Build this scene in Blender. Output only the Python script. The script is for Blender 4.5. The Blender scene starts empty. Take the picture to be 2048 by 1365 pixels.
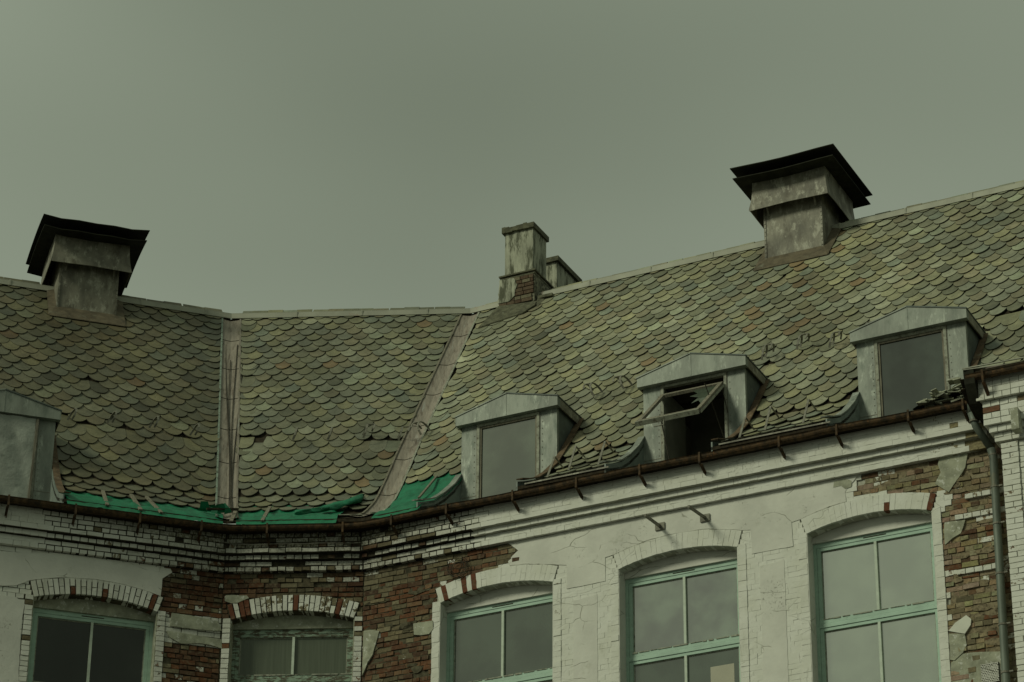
import bpy, bmesh, math, random
import numpy as np
from mathutils import Matrix, Vector, noise as mnoise
from mathutils.geometry import tessellate_polygon

sc = bpy.context.scene
COL = sc.collection
rnd = random.Random(7)

# ------------------------------------------------------------------ camera
F_PX, PITCH, ROLL = 6293.8, math.radians(27.758), math.radians(0.4718)
CAM = np.array([0.0, 0.0, 1.6])
_cp, _sp, _cr, _sr = math.cos(PITCH), math.sin(PITCH), math.cos(ROLL), math.sin(ROLL)
_R, _U, CF = np.array([1.0, 0, 0]), np.array([0, -_sp, _cp]), np.array([0, _cp, _sp])
CR, CU = _cr * _R + _sr * _U, -_sr * _R + _cr * _U
cam = bpy.data.cameras.new('camera')
cam.sensor_width, cam.lens, cam.clip_end = 36.0, F_PX / 2048 * 36.0, 3000
cam_o = bpy.data.objects.new('camera', cam); COL.objects.link(cam_o)
m4 = Matrix.Identity(4)
for i, c in enumerate((CR, CU, -CF)):
    for j in range(3):
        m4[j][i] = c[j]
m4.translation = CAM
cam_o.matrix_world = m4
sc.camera = cam_o

# ------------------------------------------------------------------ world: heavy overcast
SUN = np.array([-0.72, -0.42, 0.55]); SUN = SUN / np.linalg.norm(SUN)
world = bpy.data.worlds.new('World'); sc.world = world; world.use_nodes = True
nt = world.node_tree; nt.nodes.clear()
N = nt.nodes.new; L_ = nt.links.new
out = N('ShaderNodeOutputWorld'); bg = N('ShaderNodeBackground')
sky = N('ShaderNodeTexSky'); sky.sky_type = 'NISHITA'; sky.sun_disc = False
sky.sun_elevation = math.asin(SUN[2]); sky.sun_rotation = math.atan2(SUN[0], SUN[1])
sky.air_density = 1.0; sky.dust_density = 6.0
tc = N('ShaderNodeTexCoord'); mp = N('ShaderNodeMapping'); mp.inputs['Scale'].default_value = (1.0, 1.0, 1.9); mp.inputs['Location'].default_value = (1.3, .7, 2.1)
nz = N('ShaderNodeTexNoise'); nz.inputs['Scale'].default_value = 3.0; nz.inputs['Detail'].default_value = 2.0
nz.inputs['Roughness'].default_value = 0.45
cr = N('ShaderNodeValToRGB')
cr.color_ramp.elements[0].position = 0.30; cr.color_ramp.elements[0].color = (1.62, 1.90, 1.38, 1)
cr.color_ramp.elements[1].position = 0.70; cr.color_ramp.elements[1].color = (2.72, 3.14, 2.36, 1)
mx = N('ShaderNodeMixRGB'); mx.inputs[0].default_value = 0.985
L_(tc.outputs['Generated'], mp.inputs['Vector']); L_(mp.outputs[0], nz.inputs['Vector'])
L_(nz.outputs['Fac'], cr.inputs[0]); L_(sky.outputs[0], mx.inputs[1]); L_(cr.outputs[0], mx.inputs[2])
L_(mx.outputs[0], bg.inputs[0]); bg.inputs[1].default_value = 0.103
L_(bg.outputs[0], out.inputs[0])

sun = bpy.data.lights.new('sun', 'SUN'); sun.energy = 1.46; sun.angle = math.radians(14)
sun.color = (0.98, 1.0, 0.74)
sun_o = bpy.data.objects.new('sun', sun); COL.objects.link(sun_o)
sun_o.rotation_euler = Vector(SUN).to_track_quat('Z', 'Y').to_euler()
sun_o.location = (-20, -10, 40)

sc.view_settings.view_transform = 'Standard'; sc.view_settings.look = 'None'
sc.view_settings.exposure = 0.0; sc.view_settings.gamma = 1.0
sc.view_settings.use_curve_mapping = False
sc.render.engine = 'CYCLES'
sc.cycles.use_denoising = True; sc.cycles.denoiser = 'OPENIMAGEDENOISE'; sc.cycles.denoising_input_passes = 'RGB_ALBEDO_NORMAL'
sc.cycles.max_bounces = 5; sc.cycles.diffuse_bounces = 3; sc.cycles.glossy_bounces = 3
sc.cycles.transparent_max_bounces = 8; sc.cycles.use_adaptive_sampling = False

# ------------------------------------------------------------------ geometry helpers
def az(a): return np.array([math.sin(a), math.cos(a), 0.0])
def ray(x, y):
    q = CF + CR * (x - 1024) / F_PX + CU * (682.5 - y) / F_PX
    return q / np.linalg.norm(q)
def pix(P):
    v = np.asarray(P, float) - CAM
    w = v @ CF
    return 1024 + F_PX * (v @ CR) / w, 682.5 - F_PX * (v @ CU) / w
A_R, A_M, A_L = (math.radians(a) for a in (-63.5, -86.4, -107.2))
TR, TL = math.tan((A_R - A_M) / 2), math.tan((A_M - A_L) / 2)
PR = np.array([-2.0818, 41.2475, 0.0]); PM = np.array([-4.0900, 41.3738, 0.0]); LM = 2.01
Z0, BR, ZR = 20.3, 5.30, 26.58          # roof datum, ridge run, ridge height
PB = [-.22, 0, .3, .6, .94, 1.25, 1.55, 1.87, 2.4, BR]
PZ = [.03, .13, .28, .50, .80, 1.18, 1.56, 1.99, 2.66, ZR - Z0]
def zroof(b): return Z0 + float(np.interp(b, PB, PZ))

class Wing:
    def __init__(s, P, a, lo, hi, klo, khi):
        s.P, s.t, s.n = P, -az(a), az(a + math.pi / 2)
        s.lo_, s.hi_, s.klo, s.khi = lo, hi, klo, khi
    def pt(s, u, b, z): return s.P + s.t * u + s.n * b + np.array([0, 0, z])
    def lo(s, b): return s.lo_ + s.klo * b
    def hi(s, b): return s.hi_ + s.khi * b
    def uz(s, x, y, b=0.0):
        q = ray(x, y); k = ((s.P + s.n * b - CAM) @ s.n) / (q @ s.n); Q = CAM + q * k
        return float((Q - s.P) @ s.t), float(Q[2])
    def px(s, u, b, z): return pix(s.pt(u, b, z))
WR = Wing(PR, A_R, 0.0, 10.6, -TR, 0)
WM = Wing(PM, A_M, 0.0, LM, -TL, TR)
WL = Wing(PM, A_L, -7.0, 0.0, 0, TL)

class MB:
    def __init__(s): s.v, s.f, s.c = [], [], []
    def add(s, vs, fs, col=None):
        o = len(s.v); s.v += [tuple(map(float, p)) for p in vs]
        s.f += [tuple(i + o for i in f) for f in fs]
        s.c += [col] * len(fs)
    def hexa(s, p, col=None):      # p: 8 corners, 0-3 bottom ring, 4-7 top ring
        s.add(p, [(3, 2, 1, 0), (4, 5, 6, 7), (0, 1, 5, 4), (1, 2, 6, 5), (2, 3, 7, 6), (3, 0, 4, 7)], col)
    def box(s, W, u0, u1, b0, b1, z0, z1, col=None):
        s.hexa([W.pt(u0, b0, z0), W.pt(u1, b0, z0), W.pt(u1, b1, z0), W.pt(u0, b1, z0),
                W.pt(u0, b0, z1), W.pt(u1, b0, z1), W.pt(u1, b1, z1), W.pt(u0, b1, z1)], col)
    def prism(s, pts, ext, col=None):   # polygon of 3D points pushed along vector ext
        n = len(pts); a = [np.asarray(p, float) for p in pts]; b = [p + ext for p in a]
        tri = tessellate_polygon([[Vector(p) for p in a]])
        fs = [tuple(t) for t in tri] + [(t[2] + n, t[1] + n, t[0] + n) for t in tri]
        fs += [(i, (i + 1) % n, (i + 1) % n + n, i + n) for i in range(n)]
        s.add(a + b, fs, col)
    def tube(s, pts, r, k=7, col=None, closed=False):
        pts = [np.asarray(p, float) for p in pts]; n = len(pts); vs, fs = [], []
        rr = r if isinstance(r, (list, tuple)) else [r] * n
        up = None
        for i, p in enumerate(pts):
            d = pts[min(i + 1, n - 1)] - pts[max(i - 1, 0)]; d = d / (np.linalg.norm(d) + 1e-9)
            if up is None: up = np.array([0, 0, 1.0]) if abs(d[2]) < .9 else np.array([1.0, 0, 0])
            x = np.cross(d, up); x /= np.linalg.norm(x) + 1e-9; y = np.cross(x, d); up = y
            for j in range(k):
                a = 2 * math.pi * j / k
                vs.append(p + (x * math.cos(a) + y * math.sin(a)) * rr[i])
        for i in range(n - 1):
            for j in range(k):
                fs.append((i * k + j, i * k + (j + 1) % k, (i + 1) * k + (j + 1) % k, (i + 1) * k + j))
        fs += [tuple(range(k))[::-1], tuple((n - 1) * k + j for j in range(k))]
        s.add(vs, fs, col)
    def bar(s, a, b, w, h, side, col=None):     # rectangular bar from a to b, side = width direction
        a, b, side = (np.asarray(q, float) for q in (a, b, side))
        d = b - a; d /= np.linalg.norm(d); side = side - d * (side @ d); side /= np.linalg.norm(side)
        up = np.cross(side, d)
        q = [(-1, -1), (1, -1), (1, 1), (-1, 1)]
        s.hexa([a + side * x * w / 2 + up * y * h / 2 for x, y in q] + [b + side * x * w / 2 + up * y * h / 2 for x, y in q], col)
    def mesh(s, name):
        me = bpy.data.meshes.new(name); me.from_pydata(s.v, [], s.f)
        if any(c is not None for c in s.c):
            at = me.color_attributes.new('tint', 'FLOAT_COLOR', 'CORNER'); a = []
            for f, c in zip(s.f, s.c):
                a += list((c or (1, 1, 1, 1))[:4]) * len(f)
            at.data.foreach_set('color', a)
            if any(c is not None and len(c) > 4 for c in s.c):
                at = me.color_attributes.new('grime', 'FLOAT_COLOR', 'CORNER'); a = []
                for f, c in zip(s.f, s.c):
                    gv = c[4] if c is not None and len(c) > 4 else 0
                    a += [gv, gv, gv, 1] * len(f)
                at.data.foreach_set('color', a)
        me.update(); return me
    def build(s, name, mat, parent=None, label=None, kind=None, smooth=False, fix=True):
        me = s.mesh(name)
        if fix:
            bm = bmesh.new(); bm.from_mesh(me); bmesh.ops.recalc_face_normals(bm, faces=bm.faces); bm.to_mesh(me); bm.free()
        me.materials.append(mat)
        if smooth: me.polygons.foreach_set('use_smooth', [True] * len(me.polygons))
        o = bpy.data.objects.new(name, me); COL.objects.link(o); hook(o, parent)
        if label: o['label'] = label
        if kind: o['kind'] = kind
        return o

ROOTS = {}
def hook(o, parent):
    if parent is None: return
    o.parent = parent
    if parent.name in ROOTS: o.matrix_parent_inverse = Matrix.Translation(-Vector(ROOTS[parent.name]))
def thing(name, label, cat, loc, group=None):
    o = bpy.data.objects.new(name, None); COL.objects.link(o); o.location = loc; o.empty_display_size = .3
    o['label'] = label; o['category'] = cat
    if group: o['group'] = group
    ROOTS[o.name] = tuple(loc); return o
def tag(o, label, cat, group=None):
    o['label'] = label; o['category'] = cat
    if group: o['group'] = group
    return o

# ------------------------------------------------------------------ materials
def nodes(name):
    m = bpy.data.materials.new(name); m.use_nodes = True; n = m.node_tree; n.nodes.clear()
    o = n.nodes.new('ShaderNodeOutputMaterial'); p = n.nodes.new('ShaderNodeBsdfPrincipled')
    n.links.new(p.outputs[0], o.inputs[0]); return m, n, p
class G:
    def __init__(s, n):
        s.n = n; g = n.nodes.new('ShaderNodeNewGeometry'); s.pos = g.outputs['Position']
    def noise(s, scale, detail=4, rough=.6, stretch=None, off=0, dist=0):
        v = s.pos
        if stretch or off:
            m = s.n.nodes.new('ShaderNodeMapping'); s.n.links.new(v, m.inputs[0])
            if stretch: m.inputs['Scale'].default_value = stretch
            m.inputs['Location'].default_value = (off, off * 1.7, off * .6); v = m.outputs[0]
        t = s.n.nodes.new('ShaderNodeTexNoise'); t.inputs['Scale'].default_value = scale
        t.inputs['Detail'].default_value = detail; t.inputs['Roughness'].default_value = rough
        t.inputs['Distortion'].default_value = dist
        s.n.links.new(v, t.inputs['Vector']); return t.outputs['Fac']
    def val(s, sock, v):
        if hasattr(v, 'is_linked') or isinstance(v, bpy.types.NodeSocket): s.n.links.new(v, sock)
        else: sock.default_value = v
    def math(s, op, a, b=0.0, c=0.0, clamp=False):
        t = s.n.nodes.new('ShaderNodeMath'); t.operation = op; t.use_clamp = clamp
        s.val(t.inputs[0], a); s.val(t.inputs[1], b); s.val(t.inputs[2], c); return t.outputs[0]
    def step(s, x, a, b):
        t = s.n.nodes.new('ShaderNodeMapRange'); s.val(t.inputs[0], x)
        s.val(t.inputs[1], a); s.val(t.inputs[2], b); t.interpolation_type = 'SMOOTHSTEP'; return t.outputs[0]
    def mix(s, f, a, b, mode='MIX'):
        t = s.n.nodes.new('ShaderNodeMixRGB'); t.blend_type = mode; t.use_clamp = False
        s.val(t.inputs[0], f)
        for k, v in ((1, a), (2, b)):
            if isinstance(v, tuple): t.inputs[k].default_value = (*v[:3], 1)
            else: s.n.links.new(v, t.inputs[k])
        return t.outputs[0]
    def grey(s, x):
        t = s.n.nodes.new('ShaderNodeCombineColor')
        for k in range(3): s.val(t.inputs[k], x)
        return t.outputs[0]
    def bump(s, p, h, strength=.4, dist=.01):
        t = s.n.nodes.new('ShaderNodeBump'); t.inputs['Strength'].default_value = strength
        t.inputs['Distance'].default_value = dist; s.n.links.new(h, t.inputs['Height'])
        s.n.links.new(t.outputs[0], p.inputs['Normal'])

def tint_source(g, n, per_object):
    if per_object:
        t = n.nodes.new('ShaderNodeObjectInfo'); return t.outputs['Color'], t.outputs['Alpha']
    t = n.nodes.new('ShaderNodeAttribute'); t.attribute_name = 'tint'; return t.outputs['Color'], t.outputs['Alpha']

def mat_slate(per_object):
    m, n, p = nodes('slate'); g = G(n); c, a = tint_source(g, n, per_object)
    big = g.noise(3.0, 5, .65); fine = g.noise(38, 5, .7, off=3); lich = g.noise(16, 6, .75, off=9)
    c2 = g.mix(1.0, c, g.mix(g.step(big, .3, .7), (.80, .82, .78), (1.18, 1.18, 1.10)), 'MULTIPLY')
    c2 = g.mix(g.math('MULTIPLY', fine, .7), c2, g.mix(1.0, c2, (.62, .62, .56), 'MULTIPLY'))
    mask = g.step(lich, g.math('SUBTRACT', .80, g.math('MULTIPLY', a, .30)), .82)
    c2 = g.mix(mask, c2, (.40, .42, .31))
    c2 = g.mix(g.math('MULTIPLY', g.step(g.noise(9, 6, .8, stretch=(1, 1, .4), off=51), .45, .62), .40), c2, g.mix(1.0, c2, (.58, .56, .48), 'MULTIPLY'))
    dk = g.step(g.noise(22, 5, .75, off=21), .57, .66)
    c2 = g.mix(g.math('MULTIPLY', dk, .55), c2, (.035, .035, .024))
    n.links.new(c2, p.inputs['Base Color']); p.inputs['Roughness'].default_value = .62
    g.bump(p, g.math('ADD', fine, g.math('MULTIPLY', big, 2.0)), .55, .006); return m

def mat_brick(per_object, name='brick'):
    # alpha of the tint = how much limewash is left on the brick
    m, n, p = nodes(name); g = G(n); c, a = tint_source(g, n, per_object)
    nf = g.noise(30, 6, .75); nb = g.noise(7, 5, .7, off=5); st = g.noise(2.2, 5, .6, off=11)
    if per_object:
        ga = n.nodes.new('ShaderNodeAttribute'); ga.attribute_type = 'OBJECT'; ga.attribute_name = 'grime'; gr_ = ga.outputs['Fac']
    else:
        ga = n.nodes.new('ShaderNodeAttribute'); ga.attribute_name = 'grime'; gr_ = ga.outputs['Fac']
    brick = g.mix(1.0, c, g.mix(g.step(nf, .3, .7), (.72, .70, .68), (1.25, 1.25, 1.2)), 'MULTIPLY')
    brick = g.mix(g.math('MULTIPLY', g.step(g.noise(11, 6, .75, off=31), .48, .66), .72), brick, (.150, .122, .078))
    k = g.math('ADD', g.math('MULTIPLY', nb, .45), g.math('MULTIPLY', g.noise(18, 5, .7, off=41), .55))
    thr = g.math('ADD', g.math('MULTIPLY', a, .50), .26)
    mask = g.math('SUBTRACT', 1.0, g.step(k, g.math('SUBTRACT', thr, .015), g.math('ADD', thr, .015)))
    paint = g.mix(g.step(st, .35, .75), (.70, .705, .65), (.62, .625, .55))
    paint = g.mix(g.math('MULTIPLY', g.step(g.noise(3.4, 6, .7, stretch=(1, 1, .25), off=17), .58, .78), .7), paint, (.42, .43, .34))
    paint = g.mix(g.math('MULTIPLY', g.step(g.noise(45, 3, .6, off=2), .6, .75), .25), paint, (.3, .3, .24))
    paint = g.mix(g.math('MULTIPLY', gr_, g.math('ADD', g.step(nf, .25, .75), .45), clamp=True), paint, (.10, .095, .058))
    cc = g.mix(mask, brick, paint)
    n.links.new(cc, p.inputs['Base Color']); p.inputs['Roughness'].default_value = .88
    p.inputs['Specular IOR Level'].default_value = .2
    g.bump(p, g.math('ADD', g.math('MULTIPLY', nf, .8), mask), .5, .008); return m

def mat_flat(name, col, rough=.8, metal=0.0, var=.35, scale=8, dark=None, dthr=(.55, .75), damt=.8, stretch=None,
             light=None, lthr=(.6, .75), bumpk=.35, bdist=.006, dscale=5, spec=.4, fine=40, lscale=9):
    m, n, p = nodes(name); g = G(n)
    a = g.noise(scale, 5, .65, stretch=stretch)
    lo = tuple(x * (1 - var) for x in col); hi = tuple(min(1, x * (1 + var)) for x in col)
    c = g.mix(g.step(a, .3, .7), lo, hi)
    if dark: c = g.mix(g.math('MULTIPLY', g.step(g.noise(dscale, 6, .7, stretch=stretch, off=4), *dthr), damt), c, dark)
    if light: c = g.mix(g.step(g.noise(lscale, 6, .75, stretch=stretch, off=13), *lthr), c, light)
    n.links.new(c, p.inputs['Base Color']); p.inputs['Roughness'].default_value = rough
    p.inputs['Metallic'].default_value = metal; p.inputs['Specular IOR Level'].default_value = spec
    g.bump(p, g.noise(fine, 4, .7, stretch=stretch), bumpk, bdist); return m

def crack(m, amount=1.0):
    n = m.node_tree; g = G(n); p = [x for x in n.nodes if x.type == 'BSDF_PRINCIPLED'][0]
    src = p.inputs['Base Color'].links[0].from_socket
    mp = n.nodes.new('ShaderNodeMapping'); n.links.new(g.pos, mp.inputs[0]); mp.inputs['Scale'].default_value = (1.1, 1.1, 2.4)
    ad = n.nodes.new('ShaderNodeMixRGB'); ad.blend_type = 'ADD'; ad.inputs[0].default_value = .35
    nc = n.nodes.new('ShaderNodeTexNoise'); nc.inputs['Scale'].default_value = 3.0; n.links.new(g.pos, nc.inputs['Vector'])
    n.links.new(mp.outputs[0], ad.inputs[1]); n.links.new(nc.outputs['Color'], ad.inputs[2])
    v = n.nodes.new('ShaderNodeTexVoronoi'); v.feature = 'DISTANCE_TO_EDGE'; v.inputs['Scale'].default_value = 1.1
    n.links.new(ad.outputs[0], v.inputs['Vector'])
    line = g.math('MULTIPLY', g.math('SUBTRACT', 1.0, g.step(v.outputs['Distance'], .002, .012)), g.step(g.noise(1.7, 3, .6, off=8), .50, .58))
    pits = g.math('MULTIPLY', g.step(g.noise(34, 5, .75, off=12), .57, .63), g.step(g.noise(1.5, 4, .6, off=23), .55, .66))
    k = g.math('MULTIPLY', g.math('MAXIMUM', line, pits), .62 * amount)
    c = g.mix(k, src, (.20, .20, .14)); n.links.new(c, p.inputs['Base Color'])
    g.bump(p, g.math('SUBTRACT', g.noise(14, 5, .7), g.math('MULTIPLY', k, 1.6)), .6, .008)

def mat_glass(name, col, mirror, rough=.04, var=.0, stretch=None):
    # dusty pane over dull backing or curtain, mottled to paint in cloud reflections: mirror = share of clear reflection
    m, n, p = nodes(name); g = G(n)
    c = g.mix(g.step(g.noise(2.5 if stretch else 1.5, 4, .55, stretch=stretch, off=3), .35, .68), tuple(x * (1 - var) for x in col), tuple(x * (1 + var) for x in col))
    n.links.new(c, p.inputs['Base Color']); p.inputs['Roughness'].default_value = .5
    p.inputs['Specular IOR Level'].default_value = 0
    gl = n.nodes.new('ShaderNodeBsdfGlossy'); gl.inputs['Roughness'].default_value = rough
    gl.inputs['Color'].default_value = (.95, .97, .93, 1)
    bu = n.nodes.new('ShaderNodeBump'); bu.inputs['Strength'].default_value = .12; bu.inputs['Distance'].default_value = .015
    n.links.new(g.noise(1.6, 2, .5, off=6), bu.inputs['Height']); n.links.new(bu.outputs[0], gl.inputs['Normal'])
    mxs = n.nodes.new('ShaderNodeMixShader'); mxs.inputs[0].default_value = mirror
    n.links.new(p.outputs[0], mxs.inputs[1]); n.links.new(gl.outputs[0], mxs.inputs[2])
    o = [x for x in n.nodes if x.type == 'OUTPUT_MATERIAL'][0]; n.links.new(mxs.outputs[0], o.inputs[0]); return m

M = dict(
    slate=mat_slate(False), slate_o=mat_slate(True), brick=mat_brick(False), brick_o=mat_brick(True),
    plaster=mat_flat('limewashed_plaster', (.63, .63, .575), .9, var=.09, scale=1.6, dark=(.36, .365, .29), dthr=(.60, .74), damt=.5,
                     dscale=2.2, bumpk=.5, bdist=.008, spec=.2, fine=14),
    oldplaster=mat_flat('weathered_plaster', (.33, .34, .26), .95, var=.25, scale=6, dark=(.15, .155, .10), light=(.55, .56, .50),
                        lthr=(.56, .62), lscale=11, spec=.2, bumpk=.6, bdist=.01, fine=20),
    mortar=mat_flat('mortar', (.085, .078, .052), .95, var=.5, scale=12, spec=.1),
    paintmortar=mat_flat('painted_mortar', (.43, .43, .36), .95, var=.2, scale=9, spec=.1),
    zinc=mat_flat('zinc_sheet', (.235, .258, .225), .6, .15, var=.25, scale=3.5, dark=(.12, .15, .125), dthr=(.5, .7), dscale=6,
                  stretch=(1, 1, .35), light=(.44, .48, .42), lthr=(.54, .70), lscale=7, bumpk=.35, fine=9, bdist=.012),
    darkzinc=mat_flat('dark_lead_sheet', (.095, .115, .105), .6, .2, var=.3, scale=4, light=(.22, .23, .19), lthr=(.6, .72), bumpk=.3),
    tar=mat_flat('black_sheet', (.022, .023, .015), .8, 0, var=.4, scale=6, bumpk=.3, spec=.15),
    ventmetal=mat_flat('grey_vent_sheet', (.18, .172, .135), .6, .1, var=.38, scale=3, dark=(.07, .06, .04), dthr=(.5, .68), dscale=4,
                       stretch=(1, 1, .5), light=(.36, .355, .29), lthr=(.50, .66), lscale=9, bumpk=.45, bdist=.015, fine=8),
    rust=mat_flat('rusty_iron', (.075, .045, .02), .85, .1, var=.5, scale=12, dark=(.02, .016, .008), dthr=(.45, .62), dscale=9,
                  light=(.17, .08, .03), lthr=(.56, .7), lscale=14, bumpk=.6, fine=50),
    rustflash=mat_flat('rusted_flashing', (.115, .078, .045), .85, .1, var=.4, scale=9, dark=(.05, .035, .02), light=(.23, .21, .16),
                       lthr=(.55, .7), lscale=7),
    iron=mat_flat('galvanised_strap', (.19, .185, .15), .7, .2, var=.3, scale=20, dark=(.07, .05, .03), bumpk=.2),
    irondark=mat_flat('dark_iron', (.045, .04, .028), .8, .2, var=.3, scale=20),
    teal=mat_flat('teal_window_paint', (.36, .51, .42), .6, 0, var=.10, scale=5, dark=(.055, .08, .055), dthr=(.63, .70), damt=.9,
                  dscale=16, stretch=(1, 1, 2.5), light=(.50, .54, .46), lthr=(.68, .74), lscale=24, bumpk=.35, bdist=.004),
    tealold=mat_flat('worn_teal_paint', (.27, .36, .28), .8, 0, var=.3, scale=7, dark=(.10, .095, .065), dthr=(.47, .53), damt=1,
                     dscale=9, stretch=(1, 1, 3), light=(.22, .22, .17), lthr=(.6, .7), lscale=14, bumpk=.5, bdist=.006),
    mullion=mat_flat('pale_putty', (.50, .57, .48), .7, 0, var=.1, scale=12),
    oldwood=mat_flat('weathered_wood', (.20, .185, .145), .9, 0, var=.3, scale=30, dark=(.06, .05, .035), stretch=(1, 1, .15),
                     bumpk=.6, fine=60, spec=.15),
    paintwood=mat_flat('grey_painted_wood', (.30, .31, .25), .8, 0, var=.25, scale=14, dark=(.10, .085, .06), dthr=(.55, .62), dscale=18, bumpk=.4),
    darkwood=mat_flat('dark_wet_wood', (.035, .028, .018), .9, 0, var=.4, scale=18, spec=.15),
    valley=mat_flat('valley_sheet', (.265, .235, .195), .7, .1, var=.18, scale=9, dark=(.11, .08, .06), dthr=(.5, .66), damt=.7, dscale=7,
                    stretch=(3.0, .5, .22), light=(.36, .37, .34), lthr=(.58, .72), lscale=4, bumpk=.5, fine=40),
    copper=mat_flat('green_copper_edge', (.23, .29, .24), .8, 0, var=.2, scale=14, dark=(.06, .07, .05), dthr=(.5, .6), dscale=22),
    ridge=mat_flat('ridge_strip', (.36, .365, .30), .7, .1, var=.12, scale=2.5, light=(.32, .22, .17), lthr=(.62, .7), lscale=1.6, bumpk=.2),
    tarp=mat_flat('green_tarpaulin', (.006, .155, .075), .55, 0, var=.25, scale=5, dark=(.004, .05, .022), dthr=(.55, .72), dscale=6,
                  light=(.10, .30, .20), lthr=(.74, .80), lscale=14, bumpk=.5, bdist=.02, fine=7),
    poly=mat_flat('cloudy_polythene', (.33, .355, .315), .4, 0, var=.25, scale=2.4, dark=(.10, .115, .10), dscale=3, bumpk=.6, bdist=.03, fine=4),
    render=mat_flat('stained_render', (.36, .37, .29), .92, 0, var=.22, scale=5, dark=(.06, .065, .038), dthr=(.44, .60), damt=.9, dscale=7,
                    stretch=(1.4, 1.4, .3), light=(.50, .51, .42), lthr=(.62, .72), bumpk=.5, bdist=.01, fine=25),
    cap=mat_flat('mossy_cap_stone', (.10, .10, .065), .95, 0, var=.4, scale=12, light=(.24, .25, .19), lthr=(.6, .7), bumpk=.6, bdist=.012),
    pipe=mat_flat('grey_green_pipe', (.125, .15, .125), .55, .1, var=.2, scale=5, dark=(.04, .045, .03), dscale=7, light=(.17, .16, .10),
                  lthr=(.60, .72), lscale=5, stretch=(1, 1, .3), bumpk=.15),
    moss=mat_flat('dark_moss', (.030, .036, .014), .95, 0, var=.5, scale=20, bumpk=.8, fine=60),
    slate_edge_shade=mat_flat('slate_edge_shade', (.045, .045, .028), .9, 0, var=.4, scale=20),  # dark rim colour paints the shaded edge and gap below each slate
    tanmortar=mat_flat('sandy_mortar', (.215, .180, .118), .95, var=.35, scale=14, dark=(.05, .042, .028), dthr=(.5, .65), dscale=18, spec=.1),
    footrender=mat_flat('crumbling_render', (.21, .205, .15), .95, 0, var=.4, scale=9, dark=(.045, .043, .028), dthr=(.48, .58), damt=.9, dscale=12, bumpk=.9, bdist=.02, fine=22),
    skirtmetal=mat_flat('stained_skirt', (.115, .095, .062), .8, .1, var=.35, scale=7, dark=(.05, .04, .025), light=(.17, .165, .12), lthr=(.55, .7), lscale=6),
    sootmortar=mat_flat('sooty_mortar', (.038, .034, .023), .95, var=.5, scale=12, spec=.1),
    lining=mat_flat('lining_sheet', (.19, .225, .205), .6, .1, var=.2, scale=4, dark=(.10, .12, .11), bumpk=.2),
    ground=mat_flat('asphalt', (.055, .055, .05), .9, 0, var=.3, scale=.6, bumpk=.4),
    inside=mat_flat('dim_room_plaster', (.20, .20, .16), .9, 0, var=.2, scale=2),
    board=mat_flat('pale_board', (.42, .41, .33), .9, 0, var=.05, scale=3),
    putty=mat_flat('brown_soffit', (.05, .042, .028), .95, 0, var=.4, scale=9),
    paper=mat_flat('fresh_plaster', (.62, .63, .55), .9, 0, var=.06, scale=3),
)
crack(M['plaster']); crack(M['brick'], .5); crack(M['brick_o'], .5)
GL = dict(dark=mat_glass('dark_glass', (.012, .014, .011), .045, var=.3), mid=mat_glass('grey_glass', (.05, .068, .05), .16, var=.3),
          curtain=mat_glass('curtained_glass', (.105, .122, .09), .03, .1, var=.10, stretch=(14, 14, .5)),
          cloud=mat_glass('painted_cloud_glass', (.085, .115, .08), .36, var=.85), bright=mat_glass('painted_bright_sky_glass', (.19, .23, .165), .46, var=.25),  # sky brightness and cloud shapes painted into the pane colour
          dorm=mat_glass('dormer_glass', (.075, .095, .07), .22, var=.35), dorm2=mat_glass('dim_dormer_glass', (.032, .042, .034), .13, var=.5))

# ------------------------------------------------------------------ setting: ground and sky lighting come first, then the building
g = MB(); g.add([(-400, -400, 0), (400, -400, 0), (400, 400, 0), (-400, 400, 0)], [(0, 1, 2, 3)])
g.build('ground', M['ground'], kind='structure')

BLD = thing('brick_building', 'old whitewashed brick building with fish-scale slate roof bending in an inner corner',
            'building', (float(PM[0]), float(PM[1]), 0.0))

def in_poly(x, y, P):
    c = False; j = len(P) - 1
    for i in range(len(P)):
        if (P[i][1] > y) != (P[j][1] > y) and x < (P[j][0] - P[i][0]) * (y - P[i][1]) / (P[j][1] - P[i][1]) + P[i][0]: c = not c
        j = i
    return c
def edge_noise(pts, step, amp, seed):
    r = random.Random(seed); o = []
    for i, a in enumerate(pts):
        b = pts[(i + 1) % len(pts)]; L = math.dist(a, b); k = max(1, int(L / step))
        for j in range(k):
            t = j / k; o.append((a[0] + (b[0] - a[0]) * t + r.uniform(-amp, amp), a[1] + (b[1] - a[1]) * t + r.uniform(-amp, amp)))
    return o

# ------------------------------------------------------------------ windows data
OW, RISE, SPR = .88, .13, 18.86
RAD = (OW * OW + RISE * RISE) / (2 * RISE); ARC = SPR + RISE - RAD
WIN = [dict(w=WL, c=-1.80, tr=17.63, glass=('dark',) * 4, old=1), dict(w=WM, c=1.015, tr=18.04, glass=('curtain',) * 4, old=2),
       dict(w=WR, c=2.115, tr=17.63, glass=('mid',) * 4, old=0), dict(w=WR, c=4.86, tr=17.63, glass=('cloud', 'cloud', 'mid', 'mid'), old=0),
       dict(w=WR, c=7.61, tr=17.63, glass=('bright',) * 4, old=0)]
SILL = 16.35
def ztop(du): return ARC + math.sqrt(max(RAD * RAD - du * du, 0))

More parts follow.
